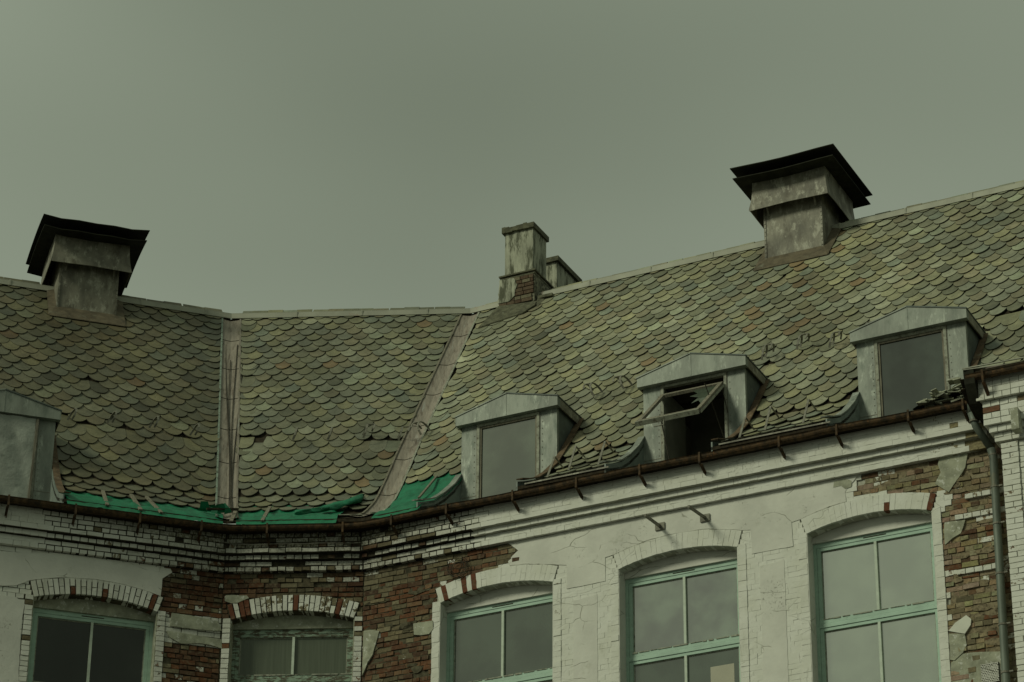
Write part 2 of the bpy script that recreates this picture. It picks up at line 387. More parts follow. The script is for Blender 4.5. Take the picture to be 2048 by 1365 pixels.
# ------------------------------------------------------------------ walls
CB = 19.58        # underside of the corbelled cornice
EXT = RAD + .235
walls = {}
def backing(W, name_label, wins):
    mb = MB(); lo, hi = W.lo(.026), W.hi(.026)
    b0, ext = .026, W.n * .34
    def poly(P): mb.prism([W.pt(u, b0, z) for u, z in P], ext)
    cur = lo
    for w in sorted(wins, key=lambda q: q['c']):
        a, b = w['c'] - OW, w['c'] + OW
        poly([(cur, 0), (a, 0), (a, 20.34), (cur, 20.34)])
        poly([(a, 0), (b, 0), (b, SILL), (a, SILL)])
        arc = [(w['c'] + OW * math.sin(t) / math.sin(1.0) , 0) for t in ()]
        k = 14; top = [(a + (b - a) * i / k, ztop(a + (b - a) * i / k - w['c'])) for i in range(k + 1)]
        poly(top + [(b, 20.34), (a, 20.34)])
        cur = b
    poly([(cur, 0), (hi, 0), (hi, 20.34), (cur, 20.34)])
    return mb.build('wall', M['mortar'] if W is not WR else M['paintmortar'], BLD, label=name_label)
walls[WL] = backing(WL, 'left wing wall, whitewashed on the left and sooty bare brick at the corner', WIN[:1])
walls[WM] = backing(WM, 'narrow middle wall of dark bare brick', WIN[1:2])
walls[WR] = backing(WR, 'long right wing wall, whitewashed with bare brick at both ends', WIN[2:])

# exposed brick areas (outlines taken in the plane of each wall)
def wp(W, pts, b=0.0): return [W.uz(x, y, b) for x, y in pts]
E_RL = wp(WR, [(700, 1100), (870, 1080), (1000, 1060), (1046, 1092), (1043, 1122), (985, 1138), (930, 1152), (893, 1172), (868, 1200), (862, 1240), (860, 1400), (690, 1400)])
E_RR = wp(WR, [(1708, 990), (1722, 962), (1745, 945), (1840, 915), (1975, 880), (2050, 870), (2060, 1400), (1905, 1400), (1900, 1180), (1886, 1085), (1884, 1030), (1898, 1010), (1904, 985), (1868, 985), (1780, 985)])
E_L = wp(WL, [(322, 1192), (318, 1160), (342, 1150), (345, 1120), (500, 1100), (500, 1400), (328, 1400), (330, 1275), (345, 1290), (385, 1295), (443, 1300), (443, 1240), (335, 1232)])
PALE = (.60, .50, .38)
def brick_tint(W, u, z, r):
    """albedo (rgb), limewash cover and soot (deepened for corner shade) of a brick, by the place where it sits in the wall"""
    reds = [(.15, .066, .034), (.17, .078, .040), (.12, .060, .036), (.17, .095, .055), (.11, .066, .042), (.20, .12, .068)]
    grey = [(.20, .17, .105), (.17, .15, .095), (.24, .215, .14)]
    nv = mnoise.noise(Vector((u * 1.3 + (7 if W is WR else 0), z * 1.7, 2.2)))
    c = r.choice(reds) if r.random() < .58 + nv else r.choice(grey)
    k = r.uniform(.75, 1.2); c = tuple(min(.6, q * k) for q in c)
    a = 0.92; gm = 0.0
    if W is WR:
        if z < CB:
            if in_poly(u, z, E_RL): a = r.choice([.3, .5, .7]) if r.random() < .05 else 0.0; c = tuple(q * .85 for q in c)
            elif in_poly(u, z, E_RR):
                a = 0.02 if r.random() < .93 else .5
                if r.random() < .74: c = tuple(q * r.uniform(.85, 1.1) for q in r.choice([(.27, .22, .14), (.24, .19, .12), (.31, .26, .175)]))
                else: c = tuple(q * .85 for q in c)
            else: a = .98
            if u < 1.3: gm = .35 if z > 19.2 else .1  # corner soot, made heavier to paint the shade lying on this brick
            if z > 19.5: gm += .25
        else:
            a = .97 if u > 1.75 else r.choice([.86, .76, .68, .62])
            if u < 1.5 and r.random() < .22: a = .1
            elif u < 1.8 and r.random() < .3: a = .62
            if u > 8.5 and r.random() < .35: a = r.choice([.2, .6]); c = (.25, .22, .13)
            gm = max(0, .78 - u * .40) + (max(0, .5 - u * .25) if z > 19.95 else 0)
    elif W is WM:
        a = .0 if r.random() < .88 else .6
        gm = .62 if z > 19.2 else .25
        if z > CB: a = r.choice([.82, .74, .66, .58]) if r.random() < .72 else .05; gm = .60 + (.3 if z > 19.9 else 0)
    elif W is WL:
        if z < CB:
            inside = in_poly(u, z, E_L)
            a = (.0 if r.random() < .88 else .5) if inside else (.97 if u < -2.6 else .8)
            if u > -.9: gm = .70 if z > 19.1 else .28
        else:
            a = .97 if u < -2.6 else r.choice([.86, .76, .70])
            if u > -1.9 and r.random() < .18: a = r.choice([.1, .5])
            gm = max(0, .72 + u * .36) if u > -2 else 0
            if z > 19.98 and u > -1.9: gm += .3
    gm = min(1.0, max(0, gm * r.uniform(.8, 1.15)))
    c = tuple(q * (1 - .72 * gm) for q in c)
    return (*c, max(0.0, min(1, a)), gm)

BRICKS = []    # every brick: (wing, u0,u1,b0,b1,z0,z1, tint, corners or None, exposure)
BH, BG = .0665, .010
def emit(W, u0, u1, z0, z1, bf, depth, r, tint=None, joint=BG, jit=.004):
    if u1 - u0 < .03: return
    t = tint if tint is not None else brick_tint(W, (u0 + u1) / 2, (z0 + z1) / 2, r)
    bj = r.uniform(-jit, jit)
    if t[3] < .3:
        bj += r.choice([-.010, -.004, 0, .003, .006]); z1 -= r.uniform(0, .010); z0 += r.uniform(0, .004)
    BRICKS.append((W, u0 + joint / 2, u1 - joint / 2, bf + bj, bf + depth, z0, z1, t, None))
COURSE = BH + BG
def free_intervals(W, z, b, wins):
    lo, hi = W.lo(b), W.hi(b); cuts = []
    for w in wins:
        c = w['c']
        if SILL < z < SPR - .01: cuts.append((c - OW, c + OW, 1))
        elif z >= SPR - .01:
            h = z - ARC
            if h < EXT:
                d = min(math.sqrt(EXT * EXT - h * h), OW + .012 + (z - SPR) * .31)
                cuts.append((c - d, c + d, 0))
    cuts.sort(); o = []; cur = lo; l = 0
    for a, b2, k in cuts:
        if a > cur: o.append((cur, a, l, k))
        cur = b2; l = k
    if cur < hi: o.append((cur, hi, l, 0))
    return o
def courses(W, wins, z0, z1, seed):
    r = random.Random(seed); k = 0; z = z1
    while z - COURSE > z0:
        z -= COURSE; k += 1
        zc = z + BH / 2
        for a, b, jl, jr in free_intervals(W, zc, 0, wins):
            unit = .235 if k % 2 else .1175
            # quoin bricks of the window jambs stand 12 mm proud and keep their limewash
            if jl:
                q = .118
                t = brick_tint(W, a + .06, zc, r)
                wt = (*t[:3], .97 if W is WR and a > 4 else r.choice([.85, .78, .7, .62]) if r.random() < .88 else .1, t[4] * .7)
                emit(W, a, a + q, z, z + BH + (.0090 if W is WR else 0), -.010, .20, r, wt, joint=.0025 if W is WR else BG); a += q
            if jr:
                q = .118
                t = brick_tint(W, b - .06, zc, r)
                wt = (*t[:3], .97 if W is WR and b < 8 else r.choice([.88, .8, .72]) if r.random() < .88 else .1, t[4] * .7)
                emit(W, b - q, b, z, z + BH + (.0090 if W is WR else 0), -.010, .20, r, wt, joint=.0025 if W is WR else BG); b -= q
            cur = a - (0 if k % 4 < 2 else unit * .5)
            while cur < b - .02:
                n = cur + unit * r.uniform(.97, 1.03) if r.random() > .08 else cur + .1175
                s, e = max(cur, a), min(n, b)
                ex = (W is WR and (in_poly((s + e) / 2, zc, E_RL) or in_poly((s + e) / 2, zc, E_RR))) or W is not WR
                if not (ex and r.random() < .012):
                    emit(W, s, e, z, z + BH + (0 if ex else .0095), 0 if not ex else r.choice([0, .004, .008]), .10, r, joint=BG if ex else .002, jit=.004 if ex else .001)
                cur = n
courses(WL, WIN[:1], 17.2, CB, 1); courses(WM, WIN[1:2], 17.2, CB, 2); courses(WR, WIN[2:], 15.9, CB, 3)
# arches: soldiers and headers in turn, face slightly proud, running back to the window head
def arch(w, r):
    W, c = w['w'], w['c']; half = math.asin(OW / RAD); n = 24
    for i in range(n):
        a0, a1 = -half + 2 * half * i / n, -half + 2 * half * (i + 1) / n
        g0 = (a1 - a0) * .10 * (1 if W is not WR else .12)
        cuts = [(RAD, EXT)] if i % 2 == 0 else [(RAD, RAD + .112), (RAD + (.122 if W is not WR else .113), EXT)]
        for r0, r1 in cuts:
            t = brick_tint(W, c, SPR - .4, r)
            if W is WR: al = .97 if (c > 4) else .9
            else: al = r.choice([.95, .9, .85, .78, .66]) if W is WL else r.choice([.72, .64, .58, .52, .8, .45])
            if W is WR and c < 3 and i in (1, 5, 7): al = .1
            if W is WR and c > 7 and (i == 23 or (i == 15 and r0 < RAD + .05)): al = .1
            if W is WL and (i == 22 or (i in (7, 13) and r0 < RAD + .05)): al = 0.02
            if W is WM and i in (0, 2, 3, 12, 20): al = 0.02
            col = (*((.13, .05, .028) if al < .2 else t[:3]), al, 0 if W is WR else r.uniform(.0, .3))
            j = r.uniform(-.006, .004) * (1 if W is not WR else .15)
            ps = [(rr * math.sin(a), rr * math.cos(a)) for rr, a in ((r0, a0 + g0), (r0, a1 - g0), (r1, a1 - g0), (r1, a0 + g0))]
            P = [W.pt(c + x, -.014 + j, ARC + y) for x, y in ps] + [W.pt(c + x, .19, ARC + y) for x, y in ps]
            BRICKS.append((W, c + ps[0][0], c + ps[1][0], -.014, .19, ARC + ps[0][1], ARC + ps[2][1], col, P))
for k, w in enumerate(WIN): arch(w, random.Random(40 + k))
# corbelled cornice: deep frieze, then three narrower steps
def cornice(W, seed):
    r = random.Random(seed)
    layers = [(CB, 1, -.065), (CB + COURSE, 0, -.065), (CB + 2 * COURSE + .003, 1, -.125)] + [(CB + (3 + i) * COURSE + .006, i % 2, -.19) for i in range(4)]
    core = MB(); sooty = MB()
    for (zz, hd, bf) in layers:
        lo, hi = W.lo(bf), W.hi(bf)
        if W is WR: hi = 9.34
        unit = .1175 if hd else .235; cur = lo - r.uniform(0, unit)
        while cur < hi - .01:
            n = cur + unit; s, e = max(cur, lo), min(n, hi)
            smooth = (W is WR and s > 1.9) or (W is WL and s < -2.7)
            corner = (W is WM) or (W is WR and s < 1.2) or (W is WL and s > -1.6)
            if not (corner and r.random() < .03):
                emit(W, s, e, zz + (0 if smooth else r.uniform(0, .004)), zz + BH + (.008 if smooth else -.004 - r.uniform(0, .003)), bf, .14, r, joint=.002 if smooth else .015, jit=.001 if smooth else .009)
            cur = n
    for z0, z1, bf in ((CB + .003, CB + 2 * COURSE, -.052), (CB + 2 * COURSE, CB + 3 * COURSE, -.112), (CB + 3 * COURSE, 20.13, -.177)):
        lo, hi = W.lo(bf), (W.hi(bf) if W is not WR else 9.33)
        lo1, hi1 = W.lo(.02), (W.hi(.02) if W is not WR else 9.33)
        if W is WR:      # sooty bare joints near the corner
            sooty.hexa([W.pt(lo, bf, z0), W.pt(1.8, bf, z0), W.pt(1.8, .02, z0), W.pt(lo1, .02, z0), W.pt(lo, bf, z1), W.pt(1.8, bf, z1), W.pt(1.8, .02, z1), W.pt(lo1, .02, z1)]); lo = lo1 = 1.8
        core.hexa([W.pt(lo, bf, z0), W.pt(hi, bf, z0), W.pt(hi1, .02, z0), W.pt(lo1, .02, z0), W.pt(lo, bf, z1), W.pt(hi, bf, z1), W.pt(hi1, .02, z1), W.pt(lo1, .02, z1)])
    if sooty.v: sooty.build('cornice', M['sootmortar'], BLD, label='sooty end of the brick cornice at the inner corner')
    return core.build('cornice', M['sootmortar'] if W is not WR else M['paintmortar'], BLD, label='stepped brick cornice under the gutter')
corn = {W: cornice(W, 60 + i) for i, W in enumerate((WL, WM, WR))}

# plaster skins that cover part of the brickwork
def skin(W, pts, mat, name='plaster_patch', label=None, b=-.010, th=.028, step=.09, amp=.010, seed=1, px=True):
    P = wp(W, pts, b) if px else pts
    P = edge_noise(P, step, amp, seed); mb = MB(); mb.prism([W.pt(u, b, z) for u, z in P], W.n * th)
    return mb.build(name, mat, walls[W] if W in walls else BLD, label=label)
def arcpts(c, rad, a0, a1, n=10):
    return [(c + rad * math.sin(a0 + (a1 - a0) * i / n), ARC + rad * math.cos(a0 + (a1 - a0) * i / n)) for i in range(n + 1)]
ha = math.asin(OW / RAD); E2 = EXT + .012
skin(WR, [(727, 1100), (870, 1080), (1000, 1085), (1040, 1096), (1040, 1120), (930, 1150), (893, 1170), (866, 1200), (862, 1400), (727, 1400)], M['mortar'], name='bed_mortar', b=.0135, th=.02, seed=71)
skin(WR, [(1712, 990), (1745, 947), (1840, 918), (1950, 895), (2050, 870), (2060, 1400), (1905, 1400), (1900, 1180), (1888, 1085), (1888, 1030), (1900, 1010), (1904, 985), (1868, 985), (1780, 985)], M['tanmortar'], name='bed_mortar', b=.0135, th=.02, seed=72)
# right wing: spandrel band between cornice and arches
P = [(2.30, CB - .005)] + [(2.45, 19.44), (2.30, 19.30)] + arcpts(2.115, E2, .06, ha) + [(3.20, 19.07), (3.20, 18.72), (3.78, 18.72), (3.78, 19.07)] + arcpts(4.86, E2, -ha, ha, 16) + [(5.94, 19.07), (5.94, 18.72), (6.53, 18.72), (6.53, 19.07)] + arcpts(7.61, E2, -ha, -.09, 8) + [(7.30, 19.36), (7.36, 19.44), (7.50, CB - .005)]
skin(WR, P, M['plaster'], label='smooth whitewashed plaster above the right wing arches', px=False, amp=.006, seed=3, b=-.008)
for k, (u0, u1) in enumerate(((3.30, 3.66), (6.05, 6.40))):
    skin(WR, [(u0, 16.2), (u1, 16.2), (u1, 18.55), (u0, 18.52)], M['plaster'], px=False, amp=.004, seed=5 + k, b=-.005)
skin(WR, [(1898, 985), (1930, 935), (1936, 905), (1880, 912), (1876, 930), (1882, 945), (1870, 968)], M['oldplaster'], seed=8, b=-.016, amp=.006)
skin(WR, [(1890, 1090), (1888, 1045), (1930, 1040), (1922, 1066), (1905, 1077)], M['oldplaster'], seed=9, b=-.014, amp=.005)
skin(WR, [(1897, 1262), (1910, 1246), (1932, 1231), (1942, 1238), (1941, 1250), (1930, 1268)], M['paper'], seed=10, b=-.018, amp=.003)
skin(WR, [(1900, 1320), (1898, 1268), (1930, 1268), (1934, 1290), (1925, 1305), (1908, 1322)], M['oldplaster'], seed=11, b=-.016, amp=.006)
skin(WR, [(1900, 1380), (1902, 1326), (1925, 1308), (1955, 1305), (2010, 1302), (2014, 1380)], M['oldplaster'], seed=12, b=-.006, amp=.006)
skin(WR, [(828, 1270), (826, 1248), (840, 1245), (865, 1241), (866, 1258), (858, 1268), (842, 1271)], M['oldplaster'], seed=13, b=-.02, amp=.004)
skin(WR, [(724, 1352), (727, 1262), (742, 1260), (758, 1262), (752, 1285), (745, 1310), (735, 1325)], M['oldplaster'], seed=14, b=-.02, amp=.004)
skin(WR, [(1667, 975), (1668, 964), (1690, 957), (1703, 962), (1703, 974), (1690, 978), (1682, 972)], M['oldplaster'], seed=31, b=-.012, amp=.004)
# left wing
P = wp(WL, [(-560, 1082), (120, 1108), (341, 1139), (345, 1146), (325, 1158)]) + arcpts(-1.80, E2, ha * .95, -ha, 14) + wp(WL, [(32, 1172), (-560, 1160)])
skin(WL, P, M['plaster'], label='smooth grey white plaster above the left arch', px=False, amp=.005, seed=15, b=-.008)
skin(WL, [(-560, 1186), (28, 1192), (50, 1208), (44, 1240), (40, 1300), (34, 1400), (-560, 1400)], M['plaster'], seed=16, b=-.006, amp=.006)
skin(WL, [(344, 1226), (380, 1231), (436, 1243), (443, 1262), (420, 1262), (340, 1252)], M['oldplaster'], seed=17, b=-.02, amp=.004)
skin(WL, [(334, 1262), (352, 1264), (400, 1272), (443, 1280), (444, 1297), (420, 1290), (400, 1287), (362, 1288), (340, 1275)], M['oldplaster'], seed=18, b=-.02, amp=.005)
skin(WM, [(449, 1194), (452, 1191), (494, 1191), (498, 1196), (475, 1206), (463, 1207), (450, 1202)], M['oldplaster'], seed=19, b=-.02, amp=.004)
r = random.Random(55)
for k in range(26):
    if k < 17: u, z, mt = r.uniform(8.75, 9.55), r.uniform(16.6, 19.3), M['tanmortar']
    else: u, z, mt = r.uniform(.1, 1.0), r.uniform(17.8, 19.4), M['mortar']
    w_, h_ = r.uniform(.06, .22), r.uniform(.025, .07)
    P = [(u + w_ * math.cos(a) * r.uniform(.6, 1.1), z + h_ * math.sin(a) * r.uniform(.6, 1.1)) for a in [i * .63 for i in range(10)]]
    skin(WR, P, mt, name='mortar_smear', px=False, b=-.004, th=.02, step=.06, amp=.006, seed=100 + k)
# ventilation grille low on the right
gu0, gz1 = WR.uz(1962, 1330, -.02); gu1 = gu0 + .23
mb = MB(); mb.box(WR, gu0, gu1, -.03, -.006, gz1 - .27, gz1)
gr = mb.build('vent_grille', M['darkwood'], BLD, label='perforated metal air grille beside the downpipe')
mb = MB()
for i in range(9):
    for s in (-1, 1):
        a = gu0 + .0 + i * .03
        x0, x1 = (a - .06, a + .08) if s > 0 else (a + .08, a - .06)
        z0_, z1_ = gz1 - .265, gz1 - .005
        k0 = (max(min(x0, gu1), gu0) - x0) / (x1 - x0); k1 = (max(min(x1, gu1), gu0) - x0) / (x1 - x0)
        if abs(k1 - k0) > .05: mb.bar(WR.pt(x0 + (x1 - x0) * k0, -.034, z0_ + (z1_ - z0_) * k0), WR.pt(x0 + (x1 - x0) * k1, -.034, z0_ + (z1_ - z0_) * k1), .007, .006, WR.t)
for i in range(12):
    z = gz1 - .012 - i * .022; mb.box(WR, gu0, gu1, -.040, -.034, z - .004, z + .004)
mb.build('grille_mesh', M['plaster'], gr)

# ------------------------------------------------------------------ windows
def window(w):
    W, c, tr = w['w'], w['c'], w['tr']; u0, u1 = c - OW, c + OW; BF = .20; HT = 18.78
    fm = M['tealold'] if w['old'] == 2 else M['teal']
    lab = ['teal framed window with grey panes', 'teal framed window with near-black panes', 'small worn teal window with curtained panes'][w['old']]
    f = MB()
    f.box(W, u0, u1, BF, BF + .09, HT - .062, HT)
    for a, b in ((u0, u0 + .055), (u1 - .055, u1)): f.box(W, a, b, BF, BF + .09, SILL, HT - .062)
    f.box(W, u0 + .055, u1 - .055, BF - .004, BF + .09, tr - .060, tr - .004)
    fo = f.build('window', fm, BLD, label=lab)
    def sash(z0, z1, glass, low):
        s = MB(); a, b = u0 + .058, u1 - .058; st = .052
        s.box(W, a, b, BF + .008, BF + .06, z1 - st * .85, z1); s.box(W, a, b, BF + .002, BF + .06, z0, z0 + st * 1.1)
        for x in (a, b - st): s.box(W, x, x + st, BF + .008, BF + .06, z0 + st * 1.1, z1 - st * .85)
        s.build('sash', fm, fo)
        q = MB(); q.box(W, c - .018, c + .018, BF + .004, BF + .05, z0 + st * 1.1, z1 - st * .85)
        q.build('mullion', M['mullion'], fo)
        # inner glazing rebate
        q = MB()
        q.box(W, a + st, b - st, BF + .034, BF + .052, z1 - st * .85 - .016, z1 - st * .85)
        for x in (a + st, b - st - .016): q.box(W, x, x + .016, BF + .034, BF + .052, z0 + st, z1 - st)
        q.build('glazing_bead', M['paintwood'], fo)
        for k, (x0, x1) in enumerate(((a + st, c - .018), (c + .018, b - st))):
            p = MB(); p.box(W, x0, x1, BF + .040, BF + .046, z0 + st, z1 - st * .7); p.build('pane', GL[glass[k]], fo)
        # flaking paint lying on the lower rail
        q = MB(); r = random.Random(int(z0 * 97) + int(c * 10)); x = a + .05; prev = 0
        while x < b - .06:
            L = r.uniform(.05, .22); h = r.uniform(.004, .016)
            q.box(W, x, x + L, BF - .008, BF + .004, z0 + st * 1.1 - h, z0 + st * 1.1 + h * .4); x += L + r.uniform(0, .05)
        q.build('flaking_paint', M['paintwood'], fo, kind='stuff')
    sash(tr, HT - .064, w['glass'][:2], 0); sash(SILL + .02, tr - .062, w['glass'][2:], 1)
    if w['old'] != 2:
        q = MB(); q.box(W, c - .16, c + .16, BF - .004, BF + .002, HT - .040, HT - .028); q.build('trickle_vent', M['darkwood'], fo)
    # plaster tympanum between head and arch
    k = 14; P = [(u0, HT + .002)] + [(u0 + (u1 - u0) * i / k, ztop(u0 + (u1 - u0) * i / k - c) - .002) for i in range(k + 1)] + [(u1, HT + .002)]
    mb = MB(); mb.prism([W.pt(u, BF - .035, z) for u, z in P], W.n * .08)
    mb.build('tympanum', M['plaster'] if W is WR else M['oldplaster'], fo)
    for a, b in ((u0 - .001, u0 + .010), (u1 - .010, u1 + .001)):    # thin limewash coat on the reveals
        mb = MB(); mb.box(W, a, b, .012 if W is not WR else -.006, BF, SILL, SPR - .002); mb.build('reveal', M['plaster'] if W is WR else M['oldplaster'], fo)
    q = MB(); q.box(W, u0 - .05, u1 + .05, -.10, BF + .05, SILL - .06, SILL); q.build('sill', M['zinc'], fo)
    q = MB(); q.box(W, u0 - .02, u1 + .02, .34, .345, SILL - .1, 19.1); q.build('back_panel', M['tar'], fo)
    return fo
wins = [window(w) for w in WIN]
u, z = WR.uz(1421, 1335, .24)
mb = MB(); mb.box(WR, u, u + .34, .2385, .2395, 16.5, z); mb.build('board', M['board'], wins[3], label='pale board leaning in the lower right pane')

# ------------------------------------------------------------------ pavilion that steps forward at the right edge
PVB = -.62
WP = Wing(WR.P + WR.n * PVB, A_R, 9.66, 12.5, 0, 0)
mb = MB(); mb.box(WP, 9.68, 12.5, .012, .62 + .3, 0, 20.35)
walls[WP] = mb.build('wall', M['paintmortar'], BLD, label='pavilion wall stepping forward at the right')
zs = [WP.uz(x, y, 0)[1] for x, y in ((2001, 888),)]
r = random.Random(99); ZQ = zs[0]
def pav_tint(r, patchy):
    c = r.choice([(.15, .075, .045), (.18, .14, .09), (.13, .07, .04)]); return (*c, patchy)
k = 0; z = ZQ
while z > 15.8:
    z -= COURSE; k += 1
    q = .235 if k % 2 else .16
    emit(WP, 9.665, 9.665 + .235, z, z + BH, -.02, .14, r, pav_tint(r, r.choice([.86, .8, .74, .68, .6])))
    if k % 3 == 0: BRICKS.pop(); emit(WP, 9.665, 9.665 + .1175, z, z + BH, -.02, .14, r, pav_tint(r, .9)); emit(WP, 9.7825, 9.9, z, z + BH, -.02, .14, r, pav_tint(r, .72))
    cur = 9.90
    while cur < 12.45:
        n = cur + (.235 if k % 2 else .1175); emit(WP, cur, n, z, z + BH, .004, .12, r, pav_tint(r, r.choice([.9, .82, .75]))); cur = n
# pavilion cornice steps (bigger, wrapping the corner)
steps = []
for x, y, off, ul in ((1991, 884, -.05, 9.60), (1983, 865, -.10, 9.55), (1975, 850, -.15, 9.50), (1965, 800, -.21, 9.44)):
    steps.append((WP.uz(x + 20, y - 4, off)[1], off, ul))
steps.append((20.30, None, None))
core = MB()
for i in range(4):
    z0, off, ul = steps[i]; z1 = steps[i + 1][0]
    core.box(WP, ul + .012, 12.0, off + .012, .3, z0 + .003, z1)
    n = max(1, round((z1 - z0) / COURSE)); ch = (z1 - z0) / n
    for j in range(n):
        cur = ul; hd = (i + j) % 2; first = True
        while cur < 12.45:
            nn = cur + (.1175 if hd else .235)
            al = r.choice([.95, .92, .88, .8]) if r.random() > .07 else .1
            if i < 3 and r.random() < .2: al = .7
            emit(WP, cur, nn, z0 + j * ch, z0 + (j + 1) * ch - .008, off, .2, r, pav_tint(r, al)); cur = nn
cp = core.build('cornice', M['paintmortar'], BLD, label='stepped brick cornice of the pavilion')
mb = MB(); u, z = WP.uz(2022, 820, -.22); mb.box(WP, u, u + .10, -.26, -.10, z - .30, z + .0)
mb.build('stone_block', M['oldplaster'], cp)

for (px_, py_), ua in (((1950, 994), 8.95), ((1960, 1031), 8.80), ((1965, 1141), 8.78)):
    zz = WR.uz(px_, py_, -.03)[1]; r = random.Random(int(zz * 100)); u = ua
    while u < 9.6:
        emit(WR, u, u + .1175, zz, zz + BH, -.030, .10, r, (.2, .16, .1, r.choice([.62, .7, .8, .5]), .1)); u += .1175
# turn the brick list into geometry: the 300 that show largest are parts, the rest one mesh
def corners(B):
    W, u0, u1, b0, b1, z0, z1, t, P = B
    if P is not None: return P
    return [W.pt(u0, b0, z0), W.pt(u1, b0, z0), W.pt(u1, b0, z1), W.pt(u0, b0, z1), W.pt(u0, b1, z0), W.pt(u1, b1, z0), W.pt(u1, b1, z1), W.pt(u0, b1, z1)]
def show(B):
    W, u0, u1, b0, b1, z0, z1, t, P = B
    c = (u0 + u1) / 2, (z0 + z1) / 2
    x, y = W.px(c[0], b0, c[1])
    if not (4 < x < 2044 and 860 < y < 1362): return 0
    if z0 > 20.02 or (W is WR and u0 > 8.95 and z0 < 19.5) : return 0
    a = W.px(u0, b0, z0); b = W.px(u1, b0, z1)
    s = abs(a[0] - b[0]) * abs(z1 - z0) * 140
    bare = t[3] < .9 and P is None
    vis = (W is WR and in_poly(*c, E_RR)) or (W is WR and in_poly(*c, E_RL) and u0 > .05) or (W is WM) or (W is WL and u0 > -.85) or W is WP or P is not None
    return s * (1.0 if vis else .02) * (1.0 if bare else .9)
rank = sorted(range(len(BRICKS)), key=lambda i: -show(BRICKS[i]))
TOP = set(rank[:300])
def brick_faces(P, r, rough=1.0):
    P = [p + np.array([r.uniform(-1, 1), r.uniform(-1, 1), r.uniform(-1, 1)]) * .0026 * rough for p in P]
    return P, [(0, 1, 2, 3), (7, 6, 5, 4), (0, 4, 5, 1), (1, 5, 6, 2), (2, 6, 7, 3), (3, 7, 4, 0)]
rest = MB(); r = random.Random(5); shared = {}
for i, B in enumerate(BRICKS):
    W = B[0]; P = corners(B)
    if i not in TOP:
        P, fs = brick_faces(P, r, 2.0 if B[7][3] < .5 else 1.0); rest.add(P, fs, B[7]); continue
    t = B[7]
    if B[8] is None:
        w, d, h = B[2] - B[1], B[4] - B[3], B[6] - B[5]
        key = (round(w, 2), round(d, 2), round(h, 2), r.randrange(5))
        if key not in shared:
            ww, dd, hh = key[:3]
            if hh == 0: hh = h
            Q = [np.array(q) for q in ((-ww / 2, 0, 0), (ww / 2, 0, 0), (ww / 2, 0, h), (-ww / 2, 0, h), (-ww / 2, dd, 0), (ww / 2, dd, 0), (ww / 2, dd, h), (-ww / 2, dd, h))]
            Q, fs = brick_faces(Q, r, 1.8); q = MB(); q.add(Q, fs); me = q.mesh('brick'); me.materials.append(M['brick_o']); shared[key] = me
        o = bpy.data.objects.new('brick', shared[key]); COL.objects.link(o)
        mm = Matrix.Identity(4)
        for a in range(3): mm[a][0] = W.t[a]; mm[a][1] = W.n[a]
        mm.translation = W.pt((B[1] + B[2]) / 2, B[3], B[5])
        o.parent = walls[W]; o.matrix_local = mm
    else:
        q = MB(); Pq, fs = brick_faces(P, r); q.add(Pq, fs)
        me = q.mesh('brick'); me.materials.append(M['brick_o']); o = bpy.data.objects.new('brick', me); COL.objects.link(o); o.parent = walls[W]
    o.color = t[:4]; o['grime'] = float(t[4]) if len(t) > 4 else 0.0
rest.build('brick_courses', M['brick'], BLD, kind='stuff')

# ------------------------------------------------------------------ roofs
DORM = [dict(w=WR, u0=.96, u1=2.52, o0=1.22, o1=2.24), dict(w=WR, u0=3.90, u1=5.48, o0=4.18, o1=5.20), dict(w=WR, u0=7.17, u1=8.77, o0=7.44, o1=8.49),
        dict(w=WL, u0=-4.00, u1=-2.42, o0=-3.73, o1=-2.67)]
ARCL = [0.0]
for i in range(1, len(PB)): ARCL.append(ARCL[-1] + math.hypot(PB[i] - PB[i - 1], PZ[i] - PZ[i - 1]))
def at_s(s):
    b = float(np.interp(s, ARCL, PB)); z = Z0 + float(np.interp(s, ARCL, PZ))
    s0, s1 = max(0, s - .12), min(ARCL[-1], s + .12)
    db = np.interp(s1, ARCL, PB) - np.interp(s0, ARCL, PB); dz = np.interp(s1, ARCL, PZ) - np.interp(s0, ARCL, PZ)
    L = math.hypot(db, dz); return b, z, db / L, dz / L
def s_of_b(b): return float(np.interp(b, PB, ARCL))
roofs = {}
def underlay(W, label):
    mb = MB(); th = .05
    bs = sorted(set([-.22, 0, .15, .3, .45, .6, .9, 1.25, 1.55, 1.80, 1.87, 2.4, 3.4, 4.4, BR]))
    ds = [d for d in DORM if d['w'] is W]
    hi_x = 12.5 if W is WR else None
    for b0, b1 in zip(bs[:-1], bs[1:]):
        segs = []
        def L(b): return W.lo(b)
        def H(b): return hi_x if hi_x else W.hi(b)
        cuts = sorted((d['u0'] + .0, d['u1'] - .0) for d in ds) if b1 <= 1.801 else []
        l0, l1 = L(b0), L(b1)
        for a, c in cuts: segs.append((l0, l1, a, a)); l0 = l1 = c
        segs.append((l0, l1, H(b0), H(b1)))
        for a0, a1, c0, c1 in segs:
            z0, z1 = zroof(b0) - .02, zroof(b1) - .02
            top = [W.pt(a0, b0, z0), W.pt(c0, b0, z0), W.pt(c1, b1, z1), W.pt(a1, b1, z1)]
            mb.hexa([p - np.array([0, 0, th]) for p in top] + top)
    # hidden back slope so that the roof is a body
    mb.prism([W.pt(W.lo(BR), BR, ZR - .03), W.pt(hi_x or W.hi(BR), BR, ZR - .03), W.pt(hi_x or W.hi(BR), BR + 6, 19.5), W.pt(W.lo(BR), BR + 6, 19.5)], np.array([0, 0, -.05]))
    return mb.build('roof', M['darkwood'], BLD, label=label)
roofs[WL] = underlay(WL, 'left roof slope of fish-scale slates toned darker for shade')
